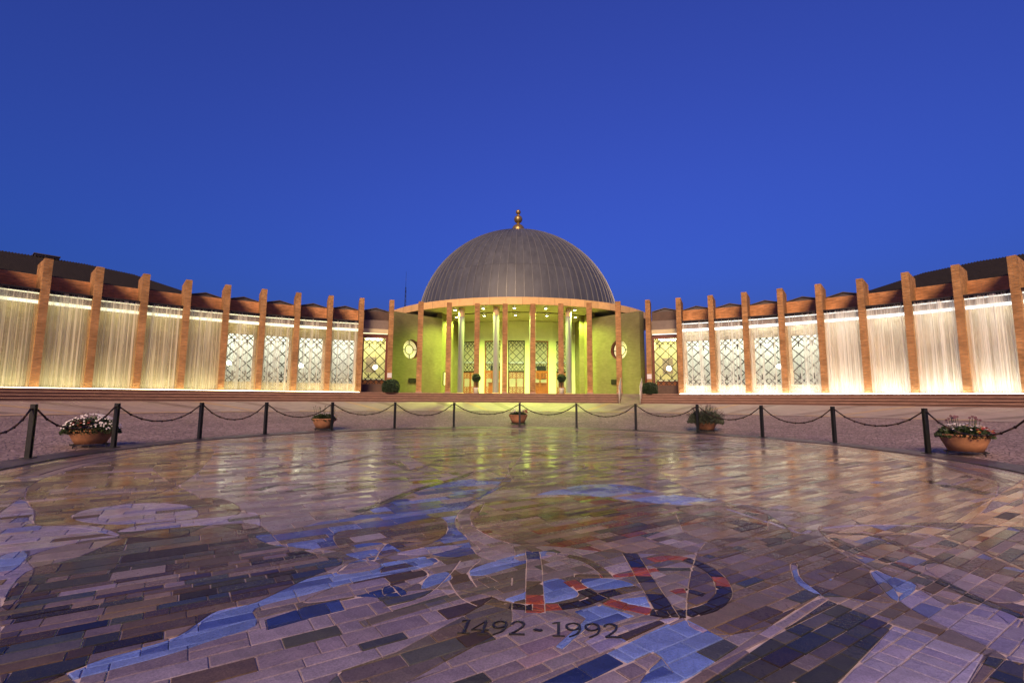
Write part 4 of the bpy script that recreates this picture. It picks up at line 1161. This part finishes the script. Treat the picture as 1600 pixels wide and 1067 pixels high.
for f in fo:
    p = clean(list(f))
    if len(p) < 3: continue
    A = area(p)
    if A < 0: p.reverse(); A = -A
    if A < .0002 or A > 20: continue
    q = rep(p)
    if (q - C2).length > RM: continue
    z_ = zone_at(q)
    gap = rng.choice((.0014, .0022, .0030, .0038, .0055))
    if z_ in ('deep', 'rust', 'olive', 'navy', 'sea'): gap = min(gap, .0032)
    if (q.x - .6) ** 2 + q.y ** 2 > 60: gap *= 1.6
    if z_ == 'pale': gap = .0005
    o0, o1 = inset(p, gap), inset(p, gap + .0030)
    if area(o1) < A * .2: continue
    far_ = q.y > 6 and z_ not in ('sea', 'green_dark', 'dark', 'pale')
    if z_ not in ('deep', 'rust', 'olive', 'pale', 'navy', 'lilac_small') and rng.random() < (.16 if far_ else .09): z_ = rng.choice(('base', 'mauve', 'brown', 'tan', 'city') if far_ else ('base', 'mauve', 'brown', 'green', 'brown'))
    cols, wts = zip(*PAL[z_]); c = rng.choices(cols, wts)[0]; k = rng.uniform(.84, 1.18); lum = .3 * c[0] + .59 * c[1] + .11 * c[2]; k *= .94 * min(1.0, lum / .19) ** (.12 if z_ in ('sea', 'sea_mix', 'navy', 'rust') else .40)
    rough = rng.uniform(.09, .36)
    if z_ in ('mauve', 'mauve_low', 'mid_mauve', 'lilac', 'lilac_small', 'far_mauve', 'base'): c = (c[0] * .80, c[1] * .88, c[2] * .92)
    tint = (c[0] * k, c[1] * k, c[2] * k, rough)
    tl = (rng.gauss(0, .0022), rng.gauss(0, .0022))
    def zt(v, q=q, tl=tl): return (v.x - q.x) * tl[0] + (v.y - q.y) * tl[1]
    dx, dy = q.x - .6, q.y
    vis = A / max(.5, math.hypot(dx, dy)) ** 3 if dy > 1.9 and abs(dx + .033 * dy) < dy * 1.06 + .1 else 0
    stones.append((vis, q, o0, o1, tint, zt))
stones.sort(key=lambda s: -s[0])
def stone_geo(mb, tints, s, org):
    vis, q, o0, o1, tint, zt = s; n = len(o0); b = len(mb.v)
    for o, z in ((o1, 0.0), (o0, -.0025), (o0, -.012)):
        for v in o: mb.v.append((v.x - org.x, v.y - org.y, z + (zt(v) if z > -.01 else 0)))
    mb.face(range(b, b + n))
    for i in range(n):
        j = (i + 1) % n
        mb.face((b + n + i, b + n + j, b + j, b + i)); mb.face((b + 2 * n + i, b + 2 * n + j, b + n + j, b + n + i))
    tints.extend([tint] * (3 * n))
def set_tint(me, tints):
    at = me.color_attributes.new('tint', 'FLOAT_COLOR', 'POINT')
    at.data.foreach_set('color', [x for t in tints for x in t])
m = MB(); m.lathe([(.001, -.0068), (RM + .02, -.0068)], 120, 0, (CM[0], CM[1], 0), smooth=False)
mosaic = struct(m.build('mosaic_pavement', GROUT))
for s in stones[:300]:
    mb, tn = MB(), []; stone_geo(mb, tn, s, s[1]); me = mb.mesh('paving_stone', STONE); set_tint(me, tn)
    place('paving_stone', me, mosaic, (s[1].x, s[1].y, 0))
mb, tn = MB(), []
for s in stones[300:]: stone_geo(mb, tn, s, Vector((0, 0)))
me = mb.mesh('small_paving_stones', STONE); set_tint(me, tn)
stuff(place('small_paving_stones', me, mosaic))
print('mosaic stones', len(stones))

# dark kerb round the mosaic
kerb = place('mosaic_kerb', None); struct(kerb); kerb.location = (CM[0], CM[1], 0)
NK = 60; km = MB(); da = 2 * math.pi / NK * .994
for i in range(5):
    a = (i / 4 - .5) * da
    for r, z in ((RM + .005, -.01), (RM + .012, .022), (9.36, .028), (9.375, -.05)): km.v.append((r * math.cos(a), r * math.sin(a), z))
for i in range(4):
    for q in range(3): km.face((i * 4 + q, i * 4 + q + 1, i * 4 + 5 + q, i * 4 + 4 + q))
km.face((0, 1, 2, 3)); km.face((19, 18, 17, 16))
me = km.mesh('kerb_stone', KERB)
wide = MB(); wide.v = [(v[0] * f_, v[1] * f_, v[2]) for v, f_ in zip(km.v, [(8.80 / (RM + .005)) if i % 4 == 0 else (8.807 / (RM + .012)) if i % 4 == 1 else 9.47 / 9.36 if i % 4 == 2 else 9.48 / 9.375 for i in range(20)])]; wide.f, wide.mi, wide.sm = km.f, km.mi, km.sm
wide_me = wide.mesh('kerb_stone', KERB)
for k in range(NK):
    a = 2 * math.pi * k / NK; near = math.sin(a) < -.80
    place('kerb_stone', me if near else wide_me, kerb, (0, 0, 0), a)

# inlaid year numerals
def ribbon(mb, pts, w0, w1, nib, z, closed=False):
    c = smooth(pts, closed, 7) if len(pts) > 2 else [Vector(pts[0]), Vector(pts[1])]
    n = len(c); b = len(mb.v)
    for i in range(n):
        t = (c[(i + 1) % n] - c[i - 1]) if closed else (c[min(i + 1, n - 1)] - c[max(i - 1, 0)])
        t.normalize(); nn = Vector((-t.y, t.x)); w = w0 + (w1 - w0) * abs(math.sin(math.atan2(t.y, t.x) - nib))
        for s in (1, -1): mb.v.append((*(c[i] + nn * s * w / 2), z))
        for s in (1, -1): mb.v.append((*(c[i] + nn * s * w / 2), z - .006))
    for i in range(n if closed else n - 1):
        a, d = b + i * 4, b + ((i + 1) % n) * 4
        mb.face((a + 1, d + 1, d, a)); mb.face((a, d, d + 2, a + 2)); mb.face((a + 3, d + 3, d + 1, a + 1))
def digit(ch):
    m = MB(); T, W = .035, .115
    if ch == '1':
        ribbon(m, [(.30, 1.0), (.30, .02)], W, W, 0, .0062); ribbon(m, [(.04, .90), (.16, .955), (.37, .985)], .024, .024, 0, .0066); ribbon(m, [(.06, .015), (.56, .015)], .024, .024, 0, .0070)
    elif ch == '4':
        ribbon(m, [(.52, .98), (.02, .30)], .024, .024, 0, .0066); ribbon(m, [(0, .28), (.72, .28)], .026, .026, 0, .0070); ribbon(m, [(.50, .98), (.50, .02)], W, W, 0, .0062); ribbon(m, [(.30, .015), (.72, .015)], .024, .024, 0, .0074)
    elif ch == '9':
        ribbon(m, [(.34, .97), (.09, .86), (.05, .66), (.20, .48), (.40, .50), (.58, .66), (.55, .88)], .022, .10, .2, .0062, True); ribbon(m, [(.585, .72), (.58, .45), (.44, .18), (.14, -.02)], .02, .115, .5, .0067)
    elif ch == '2':
        ribbon(m, [(.05, .72), (.14, .92), (.34, .985), (.54, .86), (.53, .62), (.34, .34), (.04, .05)], .02, .11, .35, .0062); ribbon(m, [(.02, .045), (.30, .05), (.66, .05)], .065, .065, 0, .0067)
    else:
        ribbon(m, [(.0, .36), (.10, .42), (.24, .36), (.34, .42)], .10, .12, 0, .0062)
    return m
X0, YB, HN = .2355, 2.602, .152
for ch, px in zip('1492-1992', (712, 734, 765, 795, 834, 862, 885, 916, 946)):
    x = X0 + (px - 712) * .00320; k = HN
    m = digit(ch); m.v = [(v[0] * k * .82 + (.010 * v[1]), v[1] * k, v[2]) for v in m.v]
    m.build('numeral' if ch != '-' else 'dash', INLAY, mosaic, (x, YB - (x - X0) * .014, 0))
# ------------------------------------------------------------------ bollard posts and chains
POSTS = [(-8.3, 7.1), (-8.88, 8.95), (-8.77, 10.96), (-8.5, 13.43), (-7.56, 15.23), (-6.31, 17.21), (-4.62, 19.02), (-2.42, 19.95), (.27, 20.15), (2.59, 20.05), (4.72, 18.98), (6.61, 17.66), (8.06, 15.97), (9.20, 14.05), (9.60, 11.42), (9.35, 8.75)]
pl = []
pm = MB()
pm.box(-.040, -.013, -.04, .04, 0, 1.0); pm.box(.013, .040, -.04, .04, 0, 1.0); pm.box(-.013, .013, -.025, .025, 0, .985)
post_me = pm.mesh('post_shaft', IRON)
pm = MB(); pm.box(-.09, .09, -.09, .09, 0, .012); foot_me = pm.mesh('post_foot', IRON)
pm = MB(); pm.box(-.075, .075, -.014, .014, .895, .925); lug_me = pm.mesh('chain_lug', RUSTIRON)
pw = ['out beyond the left edge', 'nearest on the left side', 'in front of the big daisy planter', 'third from the left edge', 'fourth from the left edge', 'in front of the second planter', 'just right of the second planter',
      'second left of the middle planter', 'in front of the middle planter', 'first right of the middle planter', 'second right of the middle planter', 'in front of the lavender planter', 'first right of the lavender planter', 'second right of the lavender planter', 'beside the rightmost planter', 'out beyond the right edge']
for i, (x, y) in enumerate(POSTS):
    d = Vector((x - CM[0], y - CM[1])).normalized(); x, y = CM[0] + d.x * 9.23, CM[1] + d.y * 9.23
    if i not in (0, 15):
        x = POSTS[i][0] * .5 + x * .5; y = POSTS[i][1] * .5 + y * .5
        dd = math.hypot(x - CM[0], y - CM[1]); dd2 = max(9.12, min(9.32, dd)); x = CM[0] + (x - CM[0]) * dd2 / dd; y = CM[1] + (y - CM[1]) * dd2 / dd
    rz = -math.atan2(d.x, d.y)
    t = thing('bollard_post', 'dark iron chain post on the mosaic kerb, ' + pw[i], 'post', (x, y, .027), rz, 'chain posts round the mosaic')
    place('shaft', post_me, t); place('foot', foot_me, t); place('chain_lug', lug_me, t)
    pl.append((Vector((x, y, .024)), rz))
lm = MB(); lm.tube((0, 0, 0), (1, 0, 0), .017, seg=8); link_me = lm.mesh('link', RUSTIRON)
jm = MB(); jm.ball((0, 0, 0), .027, seg=10, ring=6); joint_me = jm.mesh('joint', RUSTIRON)
for i in range(15):
    (a, ra), (b, rb) = pl[i], pl[i + 1]
    A = a + Vector((math.cos(ra), math.sin(ra), 0)) * .075 + Vector((0, 0, .91)); B = b - Vector((math.cos(rb), math.sin(rb), 0)) * .075 + Vector((0, 0, .91))
    span = (B - A).length
    lab = ('long-link iron chain running out of the picture on the left' if i == 0 else 'long-link iron chain running out of the picture on the right' if i == 14 else
           f'sagging long-link iron chain, {ORD[i - 1] if i <= 10 else ["eleventh", "twelfth", "thirteenth"][i - 11]} full span from the left')
    t = thing('post_chain', lab, 'chain', A, 0, 'chains between the posts')
    n = 8; sag = .40 + .03 * math.sin(i * 2.3)
    pts = []
    for k in range(n + 1):
        u = k / n; s = math.cosh(3.0 * (u - .5)); s = (s - 1) / (math.cosh(1.5) - 1)
        pts.append((B - A) * u + Vector((0, 0, -sag * (1 - s))))
    for k in range(n):
        p, q = pts[k], pts[k + 1]; d = q - p
        place('link', link_me, t, mw=Matrix.Translation(p) @ d.to_track_quat('X', 'Z').to_matrix().to_4x4() @ Matrix.Diagonal((d.length, 1, 1, 1)))
        if k: place('joint', joint_me, t, p)

# ------------------------------------------------------------------ planters
def leaves(mb, n, R, Hh, z0, r, size, droop=.3, squash=1.0, mi=0):
    for _ in range(n):
        a = r.uniform(0, 2 * math.pi); u = math.sqrt(r.random()); rad = R * u
        top = Hh * math.sqrt(max(0, 1 - (u * .96) ** 2)) * squash
        lump = .82 + .18 * math.sin(a * 5 + 1.3) * math.cos(rad * 9)
        z = z0 + top * lump * r.uniform(.35, 1.0) - droop * max(0, u - .75)
        c = Vector((rad * math.cos(a), rad * math.sin(a), z))
        d = Vector((math.cos(a) * u + r.uniform(-.6, .6), math.sin(a) * u + r.uniform(-.6, .6), r.uniform(.1, 1.2))).normalized()
        sd = d.cross(Vector((r.uniform(-1, 1), r.uniform(-1, 1), r.uniform(-1, 1)))).normalized(); L = size * r.uniform(.6, 1.4); wd = L * .28
        mb.poly([c - d * L * .5, c + sd * wd, c + d * L * .5, c - sd * wd], mi)
def bloom(mb, c, r, rad, mi=0, up=None):
    nrm = (up or Vector((r.uniform(-.6, .6), r.uniform(-.6, .6), 1))).normalized(); x = nrm.orthogonal().normalized(); y = nrm.cross(x)
    n = 8; pts = []
    for i in range(n * 2):
        t = math.pi * i / n; q = rad * (1 if i % 2 == 0 else .62); pts.append(Vector(c) + x * q * math.cos(t) + y * q * math.sin(t) + nrm * (rad * .22 if i % 2 == 0 else 0))
    k = len(mb.v); mb.v += [tuple(p) for p in pts] + [tuple(Vector(c))]
    for i in range(n * 2): mb.face((k + i, k + (i + 1) % (2 * n), k + 2 * n), mi)
def planter(x, y, label, D, Hp, kind, seed, rz=0.0):
    r = random.Random(seed); z = ground_z(x, y)
    t = thing('flower_planter', label, 'planter', (x, y, z + .004), math.atan2(.6 - x, y), 'flower planters outside the chain')
    R1, R0 = D / 2, D * .33; zb = .085
    s = MB()                                              # iron stand
    for i in range(24):
        a0, a1 = 2 * math.pi * i / 24, 2 * math.pi * (i + 1) / 24
        s.bar((R0 * 1.25 * math.cos(a0), R0 * 1.25 * math.sin(a0), .065), (R0 * 1.25 * math.cos(a1), R0 * 1.25 * math.sin(a1), .065), .022, .016)
    s.bar((-R0 * 1.25, 0, .066), (R0 * 1.25, 0, .066), .02, .012); s.bar((0, -R0 * 1.25, .067), (0, R0 * 1.25, .067), .02, .012)
    stand = s.build('stand', IRON, t)
    for i in range(4):
        a = math.pi / 4 + math.pi / 2 * i; c, q = math.cos(a), math.sin(a)
        m = MB(); m.bar((R0 * 1.25 * c, R0 * 1.25 * q, .065), (R0 * 1.45 * c, R0 * 1.45 * q, .05), .018); m.bar((R0 * 1.45 * c, R0 * 1.45 * q, .055), (R0 * 1.45 * c, R0 * 1.45 * q, 0), .018); m.build('stand_leg', IRON, stand)
    m = MB(); zt = zb + Hp
    m.lathe([(.001, zb), (R0, zb), (R0 + (R1 - R0) * .5, zb + Hp * .45), (R1 * .96, zb + Hp * .84), (R1 * .965, zb + Hp * .86), (R1, zb + Hp * .88), (R1, zt), (R1 * .93, zt), (R1 * .90, zt - .05)], 40)
    pot = m.build('pot', TERRA, t)
    m = MB(); m.lathe([(.001, zt - .045), (R1 * .905, zt - .045)], 30); m.build('soil', SOIL, pot)
    f = MB(); b = MB()
    if kind == 'daisy':
        leaves(f, 2600, R1 * 1.25, .34, zt - .03, r, .06, .4)
        for _ in range(330):
            a = r.uniform(0, 2 * math.pi); u = math.sqrt(r.random()); px_, py_ = R1 * 1.27 * u * math.cos(a), R1 * 1.27 * u * math.sin(a)
            if px_ < .02 and -.1 < px_ + .33 and r.random() < .75: continue
            h = zt + .36 * math.sqrt(max(0, 1 - u * u * .93)) - .05 * u - .10 * max(0, u - .8)
            bloom(b, (px_, py_, h), r, .022, 0, Vector((math.cos(a) * u, math.sin(a) * u - .5, .8)))
        for _ in range(40): bloom(b, (r.uniform(-.34, -.02), -R1 * .75 + r.uniform(-.12, .1), zt + r.uniform(.06, .22)), r, .026, 1)
        for _ in range(22): bloom(b, (r.uniform(-.25, .1), r.uniform(-.1, .2), zt + r.uniform(.33, .41)), r, .02, 2)
    elif kind == 'stems':
        leaves(f, 1500, R1 * 1.02, .22, zt - .03, r, .07, .25)
        for _ in range(60):
            a = r.uniform(0, 2 * math.pi); u = math.sqrt(r.random()); bloom(b, (R1 * .95 * u * math.cos(a), R1 * .95 * u * math.sin(a), zt + .21 * math.sqrt(1 - u * u * .9)), r, .024, 0)
        for _ in range(16):
            x_, y_, hh = r.uniform(-.3, .3), r.uniform(-.25, .25), r.uniform(.30, .48)
            f.tube((x_, y_, zt), (x_ * 1.3, y_ * 1.3, zt + hh), .005, seg=4, mi=0) if False else f.tube((x_, y_, zt), (x_ * 1.3, y_ * 1.3, zt + hh), .005, seg=4)
            bloom(b, (x_ * 1.3, y_ * 1.3, zt + hh), r, .03, 2)
        for _ in range(26): bloom(b, (R1 * .95 + r.uniform(-.1, .06), r.uniform(-.2, .1), zt + r.uniform(-.08, .16)), r, .03, 3 if r.random() < .6 else 1)
    elif kind == 'small':
        leaves(f, 1100, R1 * .95, .17, zt - .03, r, .07, .2)
        for _ in range(75):
            a = r.uniform(0, 2 * math.pi); u = math.sqrt(r.random()); bloom(b, (R1 * .9 * u * math.cos(a), R1 * .9 * u * math.sin(a), zt + .22 * math.sqrt(1 - u * u * .9) + r.uniform(-.04, .08)), r, .03, 0)
        for _ in range(30): bloom(b, (R1 * .72 + r.uniform(-.10, .10), -.15 + r.uniform(-.12, .12), zt + r.uniform(.08, .24)), r, .04, 1)
    elif kind == 'lavender':
        leaves(f, 4200, R1 * 1.50, .46, zt - .05, r, .085, .35)
        for _ in range(230):
            a = r.uniform(0, 2 * math.pi); u = math.sqrt(r.random()) ; h = zt + .44 * math.sqrt(max(0, 1 - u * u * .95)) - .05
            p0 = Vector((R1 * 1.35 * u * math.cos(a), R1 * 1.35 * u * math.sin(a), h)); d = Vector((math.cos(a) * u, math.sin(a) * u, .9 + r.uniform(-.3, .3))).normalized() * r.uniform(.10, .22)
            f.tube(p0, p0 + d, .004, seg=3, caps=False); bloom(b, p0 + d, r, .018, 2); bloom(b, p0 + d * 1.12, r, .015, 2)
    else:
        leaves(f, 1900, R1 * 1.08, .22, zt - .03, r, .07, .25)
        for _ in range(130):
            a = r.uniform(0, 2 * math.pi); u = math.sqrt(r.random()); x_ = R1 * 1.02 * u * math.cos(a)
            k = 0 if x_ < .05 else (3 if r.random() < .45 else 0)
            bloom(b, (x_, R1 * 1.02 * u * math.sin(a), zt + .235 * math.sqrt(1 - u * u * .92)), r, .026, k)
        for _ in range(40): bloom(b, (R1 * .80 + r.uniform(-.14, .12), -.20 + r.uniform(-.15, .15), zt + r.uniform(-.03, .17)), r, .03, 1)
        for _ in range(15):
            x_, y_, hh = r.uniform(-.22, .22), r.uniform(-.15, .15), r.uniform(.28, .40)
            f.tube((x_, y_, zt), (x_ * 1.3, y_, zt + hh), .005, seg=4); bloom(b, (x_ * 1.3, y_, zt + hh), r, .032, 2, Vector((0, -1, .4)))
    stuff(f.build('foliage', LEAFG if kind == 'lavender' else LEAF, t)); stuff(b.build('blossoms', [PET_W, PET_R, PET_P, PET_Y], t))
planter(-9.42, 11.02, 'terracotta bowl heaped with white daisies and red blooms, leftmost', .86, .31, 'daisy', 1)
planter(-6.72, 17.45, 'terracotta pot with tall thin stems and orange blooms, second from the left', .80, .34, 'stems', 2)
planter(.19, 21.2, 'terracotta pot with white blooms and one red cluster, in the middle', .82, .34, 'small', 3)
planter(7.06, 18.1, 'terracotta pot with a bushy grey-green lavender spreading over its rim', .82, .31, 'lavender', 4)
planter(10.18, 11.15, 'terracotta bowl with white, yellow and red flowers and dark seed heads, rightmost', .90, .36, 'mixed', 5)

# ------------------------------------------------------------------ bushes and topiary by the portico
def bush(x, y, R, label, seed):
    r = random.Random(seed); t = thing('round_bush', label, 'bush', (x, y, ZP + .002), 0, 'clipped round bushes')
    m = MB()
    for _ in range(5200):
        a = r.uniform(0, 2 * math.pi); cz = r.uniform(-.55, 1); s = math.sqrt(1 - cz * cz); rad = R * (1 - .25 * r.random() ** 2) * (1 + .07 * math.sin(a * 4 + seed) * math.cos(cz * 5) + r.gauss(0, .035))
        c = Vector((rad * s * math.cos(a), rad * s * math.sin(a), R * .56 + rad * cz)); c.z = max(.02, c.z)
        d = Vector((r.gauss(0, 1), r.gauss(0, 1), r.gauss(0, 1))).normalized(); sd = d.orthogonal().normalized(); L = r.uniform(.035, .08)
        m.poly([c - d * L, c + sd * L * .5, c + d * L, c - sd * L * .5])
    stuff(m.build('foliage', SHRUBM, t))
    m = MB(); m.ball((0, 0, R * .56), R * .72, seg=20, ring=10); m.tube((0, 0, 0), (0, 0, R * .3), .05); m.build('core', STEMM, t)
bush(*arc(-4.45 * DL, RA - .55).xy, .52, 'dark clipped round bush beside the left window bay', 11)
bush(*arc(4.52 * DL, RA - .45).xy, .45, 'dark clipped round bush beside the right window bay, next to the ramp', 12)
def topiary(x, y, label, seed):
    r = random.Random(seed); t = thing('potted_topiary', label, 'topiary', (x, y, ZP + .002), 0, 'potted topiaries')
    m = MB(); m.lathe([(.001, 0), (.13, 0), (.17, .30), (.18, .31), (.18, .35), (.15, .35)], 24); m.lathe([(.001, .32), (.15, .32)], 20, 1); m.build('pot', [WHITE, SOIL], t)
    m = MB(); m.tube((0, 0, .3), (.01, 0, .85), .02, .016); m.build('stem', STEMM, t)
    m = MB()
    for _ in range(1500):
        d = Vector((r.gauss(0, 1), r.gauss(0, 1), r.gauss(0, .75))).normalized(); c = d * .27 * r.uniform(.55, 1.08) + Vector((0, 0, 1.0))
        n = Vector((r.gauss(0, 1), r.gauss(0, 1), r.gauss(0, 1))).normalized(); sd = n.orthogonal().normalized(); L = r.uniform(.03, .06)
        m.poly([c - n * L, c + sd * L * .45, c + n * L, c - sd * L * .45])
    stuff(m.build('crown', SHRUBM, t))
topiary(*arc(-1.5 * DL, RA - .42).xy, 'small dark ball topiary in a white pot, left of the middle door', 21)
topiary(*arc(1.52 * DL, RA - .42).xy, 'small dark ball topiary in a white pot, right of the middle door', 22)
